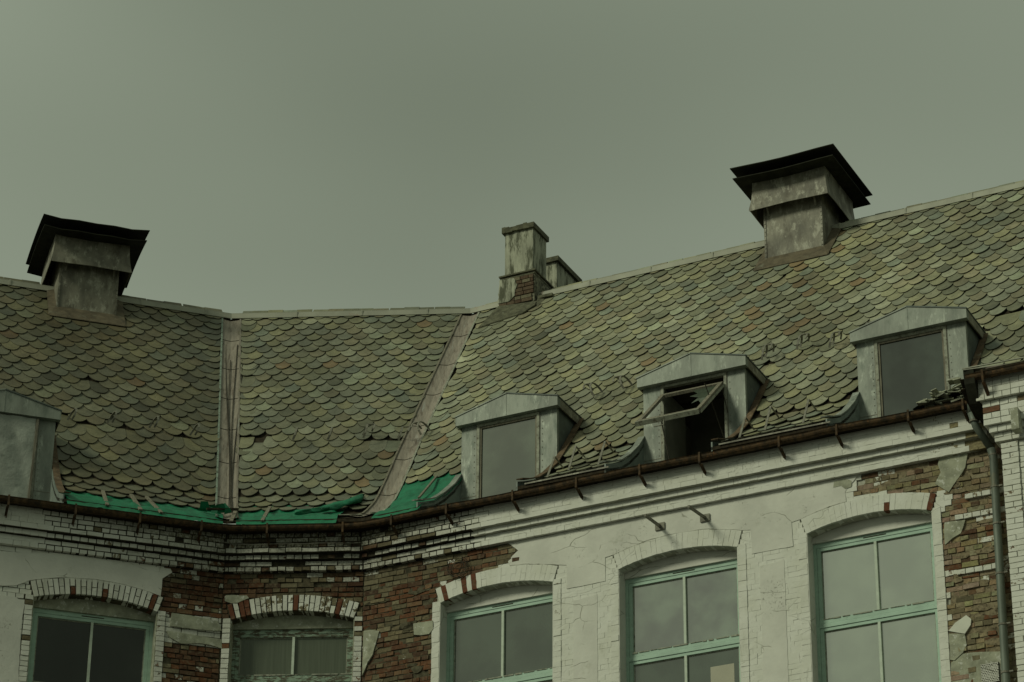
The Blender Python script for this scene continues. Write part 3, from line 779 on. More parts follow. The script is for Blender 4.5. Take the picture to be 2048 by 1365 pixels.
roofs[WM] = underlay(WM, 'narrow middle roof slope between the two valleys')
roofs[WR] = underlay(WR, 'long right roof slope with three dormers')

# slate shapes
def slate_shape(r, w=.262, hh=.262):
    hw = w / 2; h = hh * r.uniform(.94, 1.06); o = []
    n = 10
    for i in range(n + 1):
        a = math.pi + math.pi * i / n
        o.append((hw * math.cos(a) + r.uniform(-.003, .003), h * (1 + math.sin(a)) ** 1.0 + r.uniform(-.003, .003)))
    if r.random() < .25: k = r.randrange(2, 7); o[k] = (o[k][0] * .96, o[k][1] + .012)
    o += [(hw * .97, .47), (-hw * .97, .47)]
    th = .014; m = len(o)
    vs = [(x, y, 0) for x, y in o] + [(x, y, -th) for x, y in o]
    fs = [tuple(range(m))] + [(i, i + m, (i + 1) % m + m, (i + 1) % m) for i in range(m - 2)]
    return vs, fs
SH = [slate_shape(random.Random(200 + i)) for i in range(10)] + [slate_shape(random.Random(230 + i), .308, .275) for i in range(10)]
SHM = []
for vs, fs in SH:
    q = MB(); q.add(vs, fs); me = q.mesh('slate'); me.materials.append(M['slate_o']); me.materials.append(M['slate_edge_shade']); SHM.append(me)
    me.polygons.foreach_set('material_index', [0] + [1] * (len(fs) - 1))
EXPO = .228
def no_slate(W, u, b):
    for d in DORM:
        if d['w'] is W and d['u0'] - .11 < u < d['u1'] + .10 and b < 1.62: return True
        if d['w'] is W and d['u0'] + .05 < u < d['u1'] - .0 and b < 1.85: return True
    if W is WR:
        if 4.30 < u < 5.52 and b > 4.62: return True
        if -.55 < u < .30 and b > 4.98: return True
        if u < .95 and b < 1.14 + .03 * math.sin(u * 9): return True
    if W is WL:
        if -2.14 < u < -.98 and b > 4.62: return True
        if u > -2.40 and b < .47 + .05 * math.sin(u * 5): return True
    if W is WM and b < .50 + .04 * math.sin(u * 7): return True
    return False
HOLES = {WL: [(-.28, 2.12), (-2.15, 2.2), (-1.62, 3.05)], WM: [(-.40, 3.62), (.1, 2.2), (2.12, 2.05)],
         WR: [(9.4, 2.5)]}
SL = []
def pal(W, u, s, b, r):
    nv = mnoise.noise(Vector((u * .8 + (5 if W is WR else 0), s * .8, 1.0)))
    base = [(.195, .198, .145), (.212, .212, .142), (.182, .193, .155), (.225, .232, .182), (.162, .168, .12), (.195, .183, .128)]
    x = r.random()
    if x < .80: c = r.choice(base)
    elif x < .88: c = (.222, .216, .138)
    elif x < .93: c = (.165, .188, .158)
    elif x < .972: c = (.25, .275, .21)
    elif x < .983: c = (.20, .145, .085)
    else: c = (.105, .11, .08)
    k = r.uniform(.78, 1.18) * (1 + .35 * nv)
    al = r.random() ** 2 * .8
    if W is WR:  # slope factors paint more light into the right slates, less elsewhere
        k *= 1.33
        if mnoise.noise(Vector((u * .55 + b * .5, b * .25, 9.0))) > .12: k *= 1.14; al += .2
        d = min(abs(u - 5.0), 9)
        if d < .75 and b > 2.6 and r.random() < .38 - .12 * (BR - b): c = (.18, .135, .080)
    if W is WL:
        k *= .68; c = (c[0] * 1.03, c[1] * .98, c[2] * .90)
        if abs(u + 1.5) < .7 and b > 3.9 and r.random() < .4: c = (.17, .145, .085)
    if W is WM: k *= 1.04 - .16 * max(0, 1 - b / 3)
    return (c[0] * k * 1.02, c[1] * k, c[2] * k * .97, min(1, al))
for W in (WL, WM, WR):
    r = random.Random(300 + (W is WM) + 2 * (W is WR)); i = 0; SWID = .302 if W is WL else .2575; HWD = SWID / 2
    s = .02
    while s < ARCL[-1] - .06:
        b, z, cb, cz = at_s(s); lo = W.lo(b) + (.16 if W is not WL else -.3); hi = (W.hi(b) - .16) if W is not WR else 12.4
        vgap = .155
        if W is WL: hi = W.hi(b) - vgap - HWD * .8
        if W is WM: hi = W.hi(b) - vgap - HWD * .8; lo = W.lo(b) + vgap + HWD * .8
        if W is WR: lo = W.lo(b) + vgap + .03 + HWD * .8
        off = (i % 2) * SWID / 2
        k0 = math.floor((lo - off) / SWID)
        us = [x for x in [(k0 + q) * SWID + off for q in range(0, 60)] if lo - .02 <= x <= hi + .02]
        if us and W is not WL and us[0] - lo > .07: us.insert(0, lo + r.uniform(-.03, .03))
        if us and W is not WR and hi - us[-1] > .07: us.append(hi + r.uniform(-.03, .03))
        for u in us:
            if not no_slate(W, u, b):
                hole = any(math.hypot((u - hu) / .13, (b - hb) / .085) < 1 for hu, hb in HOLES[W]) or (2.02 < b < 2.28 and r.random() < .09)
                if not hole:
                    rowb = 2.0 < b < 2.35
                    slip = 0.0; rot = r.gauss(0, .018)
                    if r.random() < .03 or (rowb and r.random() < .25): rot = r.gauss(0, .10); slip = r.uniform(-.05, .03)
                    delta = .066 + r.uniform(-.01, .02)
                    up = W.n * cb + np.array([0, 0, cz]); nn = np.cross(W.t, up); nn = nn if nn[2] > 0 else -nn
                    x = W.t; 
                    up2 = up * math.cos(delta) - nn * math.sin(delta); n2 = nn * math.cos(delta) + up * math.sin(delta)
                    xa = x * math.cos(rot) + up2 * math.sin(rot); ya = up2 * math.cos(rot) - x * math.sin(rot)
                    o = W.pt(u + r.uniform(-.006, .006), b, z) + nn * (.034 + r.uniform(0, .007)) + up * (slip + r.uniform(-.008, .008))
                    sh = r.randrange(10) + (10 if W is WL else 0); t = pal(W, u, s, b, r)
                    px, py = pix(o); ang = abs(n2 @ ((CAM - o) / np.linalg.norm(CAM - o))); area = ang / (np.linalg.norm(CAM - o) ** 2)
                    if not (-5 < px < 2052): area = 0
                    if W is WR and u > 8.9 and b < 1.4: area = 0
                    for d in DORM:
                        if d['w'] is W and d['u0'] - .3 < u < d['u1'] + .5 and b < 2.0: area *= .5
                    SL.append((W, sh, xa, ya, n2, o, t, area))
        s += EXPO * r.uniform(.985, 1.015); i += 1
order = sorted(range(len(SL)), key=lambda i: -SL[i][7]); TOPS = set(order[:300])
rest = MB()
for i, (W, sh, xa, ya, n2, o, t, ar) in enumerate(SL):
    if i in TOPS:
        ob = bpy.data.objects.new('slate', SHM[sh]); COL.objects.link(ob); mm = Matrix.Identity(4)
        for a in range(3): mm[a][0], mm[a][1], mm[a][2] = xa[a], ya[a], n2[a]
        mm.translation = o; ob.parent = roofs[W]; ob.matrix_local = mm; ob.color = t
    else:
        vs, fs = SH[sh]; rest.add([o + xa * v[0] + ya * v[1] + n2 * v[2] for v in vs], fs, t)
o = rest.build('slate_covering', M['slate'], BLD, kind='stuff', fix=False); o.data.materials.append(M['slate_edge_shade'])
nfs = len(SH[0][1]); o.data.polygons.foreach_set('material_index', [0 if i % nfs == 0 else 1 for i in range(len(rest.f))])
print('slates', len(SL), 'bricks', len(BRICKS))

# valleys
def valley(Wa, Wb, ua, ub, wa, wb, label, seed):
    mb = MB(); bs = [-.20 + i * (BR + .12) / 30 for i in range(31)]; rows = []
    nrm = np.array([0, 0, 1.0])
    for b in bs:
        z = zroof(b) + .012
        rows.append([Wa.pt(ua(b) - wa, b, z + .010), Wa.pt(ua(b) - .5 * wa, b, z - .004), Wb.pt(ub(b), b, z - .010), Wb.pt(ub(b) + .5 * wb, b, z - .004), Wb.pt(ub(b) + wb, b, z + .010)])
    vs = [p for row in rows for p in row]; k = 5
    fs = [(i * k + j, i * k + j + 1, (i + 1) * k + j + 1, (i + 1) * k + j) for i in range(30) for j in range(4)]
    mb.add(vs, fs); o = mb.build('valley_sheet', M['valley'], BLD, label=label)
    for i in range(3, 30, 4):      # cross seams
        row = rows[i]; q = MB()
        for j in range(4): q.bar(row[j] + nrm * .004, row[j + 1] + nrm * .004, .010, .008, np.array([0, .7, .7]))
        q.build('seam', M['irondark'], o)
    for side, mat in ((0, M['copper'] if seed == 1 else M['oldwood']), (4, M['valley'] if seed == 1 else M['paintwood'])):
        q = MB()
        for i in range(30): q.bar(rows[i][side] + nrm * .010, rows[i + 1][side] + nrm * .010, .028, .022, Wa.t)
        q.build('valley_edge', mat, o)
    return o, rows
v1, rows1 = valley(WL, WM, WL.hi, WM.lo, .155, .155, 'pale straight valley sheet with loose cables in it', 1)
v2, rows2 = valley(WM, WR, WM.hi, WR.lo, .155, .16, 'slanting valley sheet curving down to the gutter', 2)
# loose cables lying in the straight valley: they hang there, so they are things of their own
for k, off in enumerate((-.06, -.02, .03, .08)):
    r = random.Random(70 + k); pts = []
    for i in range(2, 29):
        f = i / 28; b = .25 + f * (3.9 if k % 2 else 4.3); z = zroof(b) + .035
        sp = (f * .9 + .25) * off * 1.5 + .04 * math.sin(f * 5 + k) * (1 - f * .5) + .045
        pts.append(WM.pt(WM.lo(b) + sp, b, z))
    mb = MB(); mb.tube(pts, .0075, 5)
    tag(mb.build('cable', M['irondark']), ['leftmost thin dark cable lying loose down the straight roof valley', 'second thin dark cable from the left in the roof valley',
        'third thin dark cable from the left in the roof valley', 'rightmost thin dark cable by the middle slates in the roof valley'][k], 'cable', 'loose cables in the roof valley')

# ridge capping
def ridge(W, u0, u1):
    mb = MB(); f = W.n * .0
    mb.prism([W.pt(u0, BR - .10, ZR - .055), W.pt(u1, BR - .10, ZR - .055), W.pt(u1, BR - .09, ZR + .03), W.pt(u0, BR - .09, ZR + .03)], W.n * .012)
    mb.box(W, u0, u1, BR - .09, BR + .10, ZR + .03, ZR + .045)
    n = int((u1 - u0) / 1.1)
    for i in range(1, n + 1): mb.box(W, u0 + i * 1.1, u0 + i * 1.1 + .03, BR - .104, BR + .1, ZR - .055, ZR + .048)
    return mb.build('ridge_cap', M['ridge'], BLD, label='pale sheet metal ridge strip')
ridge(WL, -7.2, WL.hi(BR)); ridge(WM, WM.lo(BR), WM.hi(BR)); ridge(WR, WR.lo(BR), 12.0)

# ------------------------------------------------------------------ dormers
def dormer(d, label, kind):
    W, u0, u1, o0, o1 = d['w'], d['u0'], d['u1'], d['o0'], d['o1']; c = (u0 + u1) / 2
    BFp, ZT, OT, OB = 1.10, 22.18, 22.13, 20.30
    mb = MB()
    mb.box(W, u0, o0, BFp, BFp + .06, 20.2, ZT); mb.box(W, o1, u1, BFp, BFp + .06, 20.2, ZT); mb.box(W, o0, o1, BFp, BFp + .06, OT, ZT)
    body = mb.build('dormer', M['zinc'], BLD, label=label)
    # standing seams and nail rows on the front
    mb = MB()
    for x in (o0 - .012, o1 + .004): mb.box(W, x, x + .008, BFp - .006, BFp, 20.3, OT)
    r = random.Random(int(u0 * 10) + 400)
    for x in (o0 - .045, o1 + .045):
        for i in range(13): z = 20.7 + i * .105 + r.uniform(-.01, .01); mb.box(W, x - .006, x + .006, BFp - .006, BFp, z, z + .012)
    mb.box(W, u0, o0, BFp - .004, BFp, 20.98, 20.99); mb.box(W, o1, u1, BFp - .004, BFp, 20.98, 20.99)
    mb.build('nail_row', M['iron'], body, kind='stuff')
    for x, s in ((u0, 1), (u1, -1)):
        mb = MB()
        bb = [1.16, 1.30, 1.55, 1.86]
        P = [(1.16, ZT), (1.16, 20.2)] + [(b, zroof(b) - .12) for b in bb[1:]] + [(1.86, ZT)]
        mb.prism([W.pt(x, b, z) for b, z in P], W.t * s * .03)
        ck = mb.build('cheek', M['darkzinc'], body)
    # lined cut through the flared eaves in front of the dormer
    for x, s in ((u0 - .02, -1), (u1 + .0, 1)):
        P = [(-.22, 20.22), (1.10, 20.22), (1.10, zroof(1.1) + .07)] + [(b, zroof(b) + .055) for b in (.9, .6, .3, .0, -.22)]
        mb = MB(); mb.prism([W.pt(x, b, z) for b, z in P], W.t * .02)
        mb.build('side_lining', M['lining'], body)
        if s > 0:
            q = MB(); bs = [-.24, 0, .3, .6, .9, 1.2, 1.5, 1.78]
            for a, b in zip(bs[:-1], bs[1:]): q.bar(W.pt(u1 + .06, a, zroof(a) + .080), W.pt(u1 + .06, b, zroof(b) + .080), .10, .016, W.t)
            q.build('flashing', M['rustflash'], body)
        else:
            q = MB(); bs = [-.24, 0, .3, .6, .9, 1.1]
            for a, b in zip(bs[:-1], bs[1:]): q.bar(W.pt(u0 - .035, a, zroof(a) + .085), W.pt(u0 - .035, b, zroof(b) + .085), .10, .018, W.t)
            q.build('flashing', M['zinc'], body)
    mb = MB(); mb.box(W, u0, u1, -.22, 1.10, 20.20, 20.22); mb.build('well_floor', M['zinc'], body)
    # gabled fascia and roof sheets
    e = .055; TIP, APX, FB, BO = 22.275, 22.495, 22.135, 1.00
    mb = MB(); mb.prism([W.pt(u, BO, z) for u, z in ((u0 - e, FB), (u1 + e, FB), (u1 + e, TIP), (c, APX), (u0 - e, TIP))], W.n * .10)
    mb.build('fascia', M['zinc'], body)
    mb = MB()
    mb.box(W, c - .006, c + .006, BO - .005, BO, FB + .01, APX - .01)
    mb.build('fascia_seam', M['zinc'], body)
    for (a, za, b2, zb) in ((u0 - e - .01, TIP, c, APX), (c, APX, u1 + e + .01, TIP)):
        def bk(z): return float(np.interp(z - Z0, PZ, PB))
        mb = MB(); P = [W.pt(a, BO - .012, za), W.pt(b2, BO - .012, zb), W.pt(b2, bk(zb) + .12, zb), W.pt(a, bk(za) + .12, za)]
        mb.prism(P, np.array([0, 0, .018])); mb.build('roof_sheet', M['zinc'] if a < c - .1 else M['darkzinc'], body)
    for x in (u0 - e, u1 + e - .02):
        mb = MB(); mb.prism([W.pt(x, b, z) for b, z in ((1.10, FB), (1.80, FB), (1.88, TIP - .002), (1.10, TIP - .002))], W.t * .02); mb.build('side_fascia', M['ventmetal'], body)
    mb = MB(); mb.box(W, u0 + .03, u1 - .03, 1.16, 1.8, ZT - .02, ZT - .005); mb.build('soffit', M['putty'], body)
    # frame
    fw = .042; mb = MB()
    mb.box(W, o0, o0 + fw, BFp - .016, BFp + .05, 20.25, OT); mb.box(W, o1 - fw, o1, BFp - .016, BFp + .05, 20.25, OT); mb.box(W, o0 + fw, o1 - fw, BFp - .016, BFp + .05, OT - fw, OT)
    mb.build('window_frame', M['paintwood'], body)
    if kind in ('dorm', 'dorm2'):
        mb = MB(); a, b2 = o0 + fw, o1 - fw; q = .028
        mb.box(W, a, a + q, BFp, BFp + .04, 20.3, OT - fw); mb.box(W, b2 - q, b2, BFp, BFp + .04, 20.3, OT - fw); mb.box(W, a + q, b2 - q, BFp, BFp + .04, OT - fw - q, OT - fw)
        mb.build('sash', M['oldwood'], body)
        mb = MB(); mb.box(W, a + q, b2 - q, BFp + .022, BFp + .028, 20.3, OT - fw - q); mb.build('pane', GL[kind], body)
    return body
d2 = dormer(DORM[0], 'zinc dormer with closed window next to the slanting valley', 'dorm')
d3 = dormer(DORM[1], 'zinc dormer with its window sash hanging open', 'open')
d4 = dormer(DORM[2], 'zinc dormer with closed dark window at the end of the gutter', 'dorm2')
d1 = dormer(DORM[3], 'dormer of the left slope closed with cloudy plastic sheet', 'poly')

# plastic sheet over the left dormer, with its batten
mb = MB(); nx, nzv = 26, 26; vs = []; W = WL
for i in range(nx + 1):
    for j in range(nzv + 1):
        f, h = i / nx, j / nzv; u = -3.82 + f * 1.10; z = 20.35 + h * 1.77
        fold = .018 * math.sin(f * 9 + h * 4) + .03 * math.sin(h * 5 + f * 7) * (1 - h) + .02 * mnoise.noise(Vector((f * 5, h * 5, 3)))
        vs.append(W.pt(u, 1.062 - abs(fold) * .9 - .01, z))
fs = [(i * (nzv + 1) + j, (i + 1) * (nzv + 1) + j, (i + 1) * (nzv + 1) + j + 1, i * (nzv + 1) + j + 1) for i in range(nx) for j in range(nzv)]
mb.add(vs, fs); o = mb.build('plastic_sheet', M['poly'], smooth=True)
tag(o, 'cloudy grey plastic sheet closing the opening of the left dormer', 'plastic sheet')
mb = MB(); mb.bar(WL.pt(-2.745, 1.035, 20.3), WL.pt(-2.695, 1.035, 22.11), .035, .03, WL.t); mb.build('batten', M['oldwood'], d1)

# open sash of the middle dormer
W = WR; sa, sb_ = 4.20, 5.16; top = (1.06, 21.95); bot = (.16, 21.11)
sd = np.array([bot[0] - top[0], bot[1] - top[1]]); 
def sp(u, f, off=0.0):
    b = top[0] + sd[0] * f; z = top[1] + sd[1] * f; L = np.linalg.norm(sd); nb, nz_ = -sd[1] / L, sd[0] / L
    return W.pt(u, b + nb * off, z + nz_ * off)
mb = MB(); fwid = .06
sdn = (W.n * sd[0] + np.array([0, 0, sd[1]])) / np.linalg.norm(sd)
mb.bar(sp(sa, .02), sp(sb_, .02), .06, .045, sdn); mb.bar(sp(sa, .98), sp(sb_, .98), .07, .055, sdn)
mb.bar(sp(sa + .03, 0.0), sp(sa + .03, 1.0), .06, .042, W.t); mb.bar(sp(sb_ - .03, 0), sp(sb_ - .03, 1.0), .06, .042, W.t)
so = mb.build('open_sash', M['oldwood'], d3)
mb = MB(); mb.bar(sp(sa - .008, 0.0, .03), sp(sa - .008, .99, .03), .014, .03, W.t); mb.bar(sp(sb_ + .008, 0, .03), sp(sb_ + .008, .99, .03), .014, .03, W.t)
mb.bar(sp(sa, 1.03, .0), sp(sb_, 1.03, .0), .02, .07, sdn); mb.build('sash_trim', M['paintwood'], d3)
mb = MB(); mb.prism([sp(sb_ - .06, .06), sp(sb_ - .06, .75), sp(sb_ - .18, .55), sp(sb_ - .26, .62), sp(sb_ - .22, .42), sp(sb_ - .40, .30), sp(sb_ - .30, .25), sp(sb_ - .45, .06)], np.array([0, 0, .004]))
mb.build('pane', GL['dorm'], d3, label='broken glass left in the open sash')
for a, b in (((4.17, 1.06, 21.66), (4.33, 1.13, 20.66)), ((5.11, .5, 21.7), (5.18, 1.06, 21.0)), ((5.13, 1.04, 21.96), (5.22, 1.06, 21.46))):
    mb = MB(); mb.tube([W.pt(*a), W.pt(*b)], .008, 5); mb.build('stay_rod', M['irondark'], d3)
mb = MB(); hp = sp(4.63, 1.02); mb.tube([hp, hp + np.array([0, 0, -.10])], .009, 5); mb.tube([hp + np.array([0, 0, -.10]), hp + np.array([0, 0, -.10]) - W.t * .15], .009, 5); mb.build('handle', M['iron'], d3)
# the dim loft room behind it
mb = MB()
mb.box(W, 3.95, 3.98, 1.17, 2.7, 20.3, 22.15); mb.box(W, 5.42, 5.45, 1.17, 2.7, 20.3, 22.15); mb.box(W, 3.95, 5.45, 2.7, 2.73, 20.3, 22.6); mb.box(W, 3.95, 5.45, 1.17, 2.7, 20.26, 20.3)
mb.build('loft_room', M['inside'], d3)
mb = MB(); mb.box(W, 4.18, 4.21, 1.16, 1.9, 20.3, 22.1); mb.build('inner_lining', M['inside'], d3)

# ------------------------------------------------------------------ roof ventilators
def ventilator(W, c, dz, label, lean=0):
    zb = 25.75; mb = MB(); b0, b1 = 4.78, 5.74; h = .495
    mb.box(W, c - h, c + h, b0, b1, zb + dz, 27.25 + dz)
    sh = mb.build('ventilator', M['ventmetal'], BLD, label=label)
    mb = MB()
    for x in (c - h, c + h - .035): mb.box(W, x, x + .035, b0 - .012, b0, 25.95 + dz, 26.95 + dz)
    for x in (c - h + .01, c + h - .025):
        for i in range(11): z = 26.05 + dz + i * .075; mb.box(W, x, x + .014, b0 - .020, b0 - .012, z, z + .014)
    mb.build('corner_strip', M['ventmetal'], sh)
    # flared hood band: four curved sheets
    ring = [(.62, 27.42), (.625, 27.22), (.64, 27.05), (.672, 26.86)]
    bc = (b0 + b1) / 2
    for k in range(4):
        vs = []
        for off in (0, -.012):
            for h_, z in ring:
                h2 = h_ + off
                q = [(-h2, -h2), (h2, -h2), (h2, h2), (-h2, h2)]; a, b = q[k], q[(k + 1) % 4]
                for i in range(5):
                    f = i / 4; vs.append(W.pt(c + a[0] + (b[0] - a[0]) * f, bc + a[1] + (b[1] - a[1]) * f + (.012 * math.sin(f * 3.14)), z + dz + (.012 * math.sin(f * 6 + c + k) if z < 27 else 0)))
        fs = []
        for l in range(2):
            for i in range(3):
                for j in range(4): o = l * 20; fs.append((o + i * 5 + j, o + i * 5 + j + 1, o + (i + 1) * 5 + j + 1, o + (i + 1) * 5 + j))
        for j in range(4): fs.append((15 + j, 16 + j, 36 + j, 35 + j))
        for i in range(3): fs.append((i * 5, (i + 1) * 5, 20 + (i + 1) * 5, 20 + i * 5)); fs.append((i * 5 + 4, (i + 1) * 5 + 4, 24 + (i + 1) * 5, 24 + i * 5))
        mb = MB(); mb.add(vs, fs); mb.build('hood_sheet', M['ventmetal'], sh)
    mb = MB(); mb.box(W, c - .60, c + .60, bc - .60, bc + .60, 27.20 + dz, 27.22 + dz); mb.build('inner_baffle', M['tar'], sh)
    # two stacked cap plates, the upper one wider and dished
    for k, (hh, z) in enumerate(((.855, 27.37), (.885, 27.55))):
        n = 6; vs = []
        for lay in (0, 1):
            for i in range(n + 1):
                for j in range(n + 1):
                    x, y = -1 + 2 * i / n, -1 + 2 * j / n
                    zz = z + dz + (.10 * (1 - max(abs(x), abs(y))) if lay else .02 * (1 - max(abs(x), abs(y)))) + .012 * math.sin(x * 3 + c) + (.055 * y * y * (-1 if lean else 0)) * (1 if abs(x) > .5 else .2) + (lay * .014)
                    zz += lean * .05 * (x * x)
                    vs.append(W.pt(c + x * hh, bc - .02 + y * hh, zz))
        m = (n + 1) ** 2; fs = []
        for i in range(n):
            for j in range(n):
                a = i * (n + 1) + j; q = (a, a + 1, a + n + 2, a + n + 1); fs.append(q); fs.append(tuple(t + m for t in reversed(q)))
        for i in range(n):
            for a, b in ((i, i + 1), (n * (n + 1) + i, n * (n + 1) + i + 1), (i * (n + 1), (i + 1) * (n + 1)), (i * (n + 1) + n, (i + 1) * (n + 1) + n)): fs.append((a, b, b + m, a + m))
        mb = MB(); mb.add(vs, fs); mb.build('cap_plate', M['tar'], sh)
    for x in (c - .40, c + .40):
        mb = MB(); mb.bar(W.pt(x, b0 - .01, 26.78 + dz), W.pt(x, b0 - .16, 27.0 + dz), .03, .012, W.t); mb.build('hood_strap', M['iron'], sh)
    # flashing skirt lying on the slates
    mb = MB()
    def rp(u, b, e=.06): return W.pt(u, b, zroof(b) + e + dz * 0)
    mb.prism([rp(c - h - .13, 4.58), rp(c + h + .13, 4.58), rp(c + h, 4.80, .10), rp(c - h, 4.80, .10)], np.array([0, 0, .012]))
    mb.prism([rp(c + h - .01, 4.79, .09), rp(c + h + .14, 4.58), rp(c + h + .16, 5.2), rp(c + h, 5.25, .1)], np.array([0, 0, .012]))
    mb.prism([rp(c - h + .01, 4.79, .09), rp(c - h - .14, 4.58), rp(c - h - .12, 5.2), rp(c - h, 5.25, .1)], np.array([0, 0, .012]))
    mb.build('skirt', M['skirtmetal'], sh)
ventilator(WR, 4.915, 0.0, 'square roof ventilator above the right wing', 0)
ventilator(WL, -1.555, -.09, 'square roof ventilator with bent cap above the left wing', 1)

# ------------------------------------------------------------------ chimneys
W = WR; r = random.Random(8)
mb = MB(); mb.box(W, -.385, .135, 5.15, 5.66, 27.0, 27.86)
c1 = mb.build('chimney', M['render'], BLD, label='tall rendered chimney with crumbling brick foot')
mb = MB(); P = []
n = 9
for i in range(n): mb.box(W, -.43 + i * .0667, -.43 + (i + 1) * .0667 - .001, 5.105, 5.70, 27.855 + r.uniform(-.006, .006), 27.945 + r.uniform(-.012, .022))
mb.build('cap', M['cap'], c1)
mb = MB()
lo_ = [(-.455, 5.07), (.205, 5.07), (.235, 5.80), (-.455, 5.80)]; hi_ = [(-.435, 5.09), (.195, 5.09), (.195, 5.74), (-.435, 5.74)]
mb.hexa([W.pt(u, b, 26.2) for u, b in lo_] + [W.pt(u, b, 26.98) for u, b in hi_])
mb.build('foot', M['footrender'], c1)
mb = MB(); mb.box(W, -.455, .22, 5.06, 5.78, 26.985, 27.012); mb.box(W, -.44, .20, 5.075, 5.76, 26.93, 26.955); mb.build('offset_course', M['cap'], c1)
rows_ = [(26.86, -.20, .19), (26.79, -.13, .19), (26.715, -.12, .20), (26.64, -.15, .20), (26.57, -.18, .20), (26.49, -.30, .20), (26.425, -.44, .18)]
for z, ua, ub in rows_:
    u = ua
    while u < ub - .05:
        L = r.choice([.115, .15, .2]); e = min(u + L, ub)
        q = MB(); q.box(W, u, e - .012, 5.052 - (26.98 - z) * .02 + .01, 5.2, z, z + .058)
        o = q.build('brick', M['brick_o'], c1); o['grime'] = 0.2; o.color = (*r.choice([(.085, .056, .038), (.10, .072, .05), (.12, .09, .062), (.16, .145, .10)]), .12); u = e
mb = MB(); P = edge_noise([(-.45, 26.50), (-.26, 26.48), (-.15, 26.58), (-.11, 26.78), (-.18, 26.92), (-.44, 26.93)], .05, .012, 4)
mb.prism([W.pt(u, 5.05 - (26.98 - z) * .02, z) for u, z in P], W.n * .03); mb.build('render_patch', M['render'], c1)
mb = MB(); mb.prism([W.pt(-.66, 4.74, zroof(4.74) + .04), W.pt(.10, 4.86, zroof(4.86) + .05), W.pt(.26, 4.98, zroof(4.98) + .07), W.pt(.24, 5.06, 26.36), W.pt(-.46, 5.05, 26.42)], np.array([0, -.01, .02]))
mb.prism([W.pt(.235, 5.06, 26.36), W.pt(.30, 4.98, zroof(4.98) + .05), W.pt(.36, 5.25, zroof(5.25) + .05), W.pt(.24, 5.30, 26.75)], W.t * .015)
mb.build('skirt', M['cap'], c1)
mb = MB(); mb.box(W, .22, .50, BR - .17, BR - .11, ZR - .11, ZR - .06); mb.build('skirt', M['cap'], c1)
mb = MB(); mb.box(W, -.75, -.07, 6.5, 7.35, 24.6, 27.93)
c2 = mb.build('chimney', M['render'], BLD, label='lower rendered chimney behind the ridge')
mb = MB(); mb.box(W, -.80, -.02, 6.45, 7.42, 27.93, 28.02); mb.build('cap', M['cap'], c2)

# ------------------------------------------------------------------ gutter, brackets, downpipe
GB, GZ, GRd = -.325, 20.152, .056
def gutter_path():
    pts = [WL.pt(-7.2, GB, GZ), WL.pt(-4.0, GB, GZ)]
    cl = WL.pt(WL.hi(GB), GB, GZ); cr2 = WM.pt(WM.hi(GB), GB, GZ)
    def bend(C, a, b, m=.35, n=5):
        A, B = C + a * m, C + b * m
        return [(1 - t) ** 2 * A + 2 * t * (1 - t) * C + t * t * B for t in [i / n for i in range(n + 1)]]
    pts += bend(cl, -WL.t, WM.t) + bend(cr2, -WM.t, WR.t)
    rg = random.Random(4)
    for i in range(1, 34): pts.append(WR.pt(.5 + (9.30 - .5) * i / 33, GB + rg.uniform(-.006, .006), GZ + .009 * math.sin(i * .55) + rg.uniform(-.005, .005)))
    return pts
def sweep(pts, prof, close=False):     # prof: (outward, up)
    mb = MB(); n = len(pts); k = len(prof); vs = []
    for i in range(n):
        d = pts[min(i + 1, n - 1)] - pts[max(i - 1, 0)]; d[2] = 0; d = d / np.linalg.norm(d); o = np.array([d[1], -d[0], 0])
        vs += [pts[i] + o * a + np.array([0, 0, b]) for a, b in prof]
    fs = [(i * k + j, i * k + (j + 1) % k, (i + 1) * k + (j + 1) % k, (i + 1) * k + j) for i in range(n - 1) for j in range(k)]
    fs += [tuple(range(k)), tuple((n - 1) * k + j for j in reversed(range(k)))]
    mb.add(vs, fs); return mb
prof = [(GRd * math.cos(a), GRd * math.sin(a) * 1.1) for a in [math.pi + math.pi * i / 8 for i in range(9)]]
prof = prof + [(GRd + .012, .012), (GRd - .006, .014)] + [((GRd - .008) * math.cos(a), (GRd - .008) * math.sin(a) * 1.1 + .006) for a in [2 * math.pi - math.pi * i / 8 for i in range(9)]]
gut = sweep(gutter_path(), prof).build('gutter', M['rust'], BLD, label='rusty half-round gutter along the eaves')
fp = [p + np.array([0, 0, -.055]) for p in gutter_path()]
sweep([p for p in fp], [(.02, .03), (.02, .05), (-.30, .06), (-.30, .02)]).build('eaves_board', M['darkwood'], BLD)
def bracket(W, u):
    mb = MB(); r = random.Random(int(u * 100) + 7)
    u += r.uniform(-.03, .03)
    mb.bar(W.pt(u, GB - .068, GZ + .03), W.pt(u, GB - .07, GZ - .13), .028, .010, W.t)
    mb.bar(W.pt(u, GB - .07, GZ - .125), W.pt(u, -.19, GZ - .20), .03, .012, W.t)
    mb.bar(W.pt(u - .002, GB - .0, GZ - .13), W.pt(u + .002, -.195, GZ - .20), .034, .035, W.t)
    mb.bar(W.pt(u, GB - .01, GZ - .14), W.pt(u + .01, -.20, GZ - .235), .014, .014, W.t)
    mb.build('bracket', M['rust'], gut)
for u in (.62, 1.53, 2.55, 3.51, 4.51, 5.40, 6.52, 7.37, 8.39, 9.1): bracket(WR, u)
for u in (-3.2, -2.22, -1.3, -.45): bracket(WL, u)
for u in (.66, 1.70): bracket(WM, u)
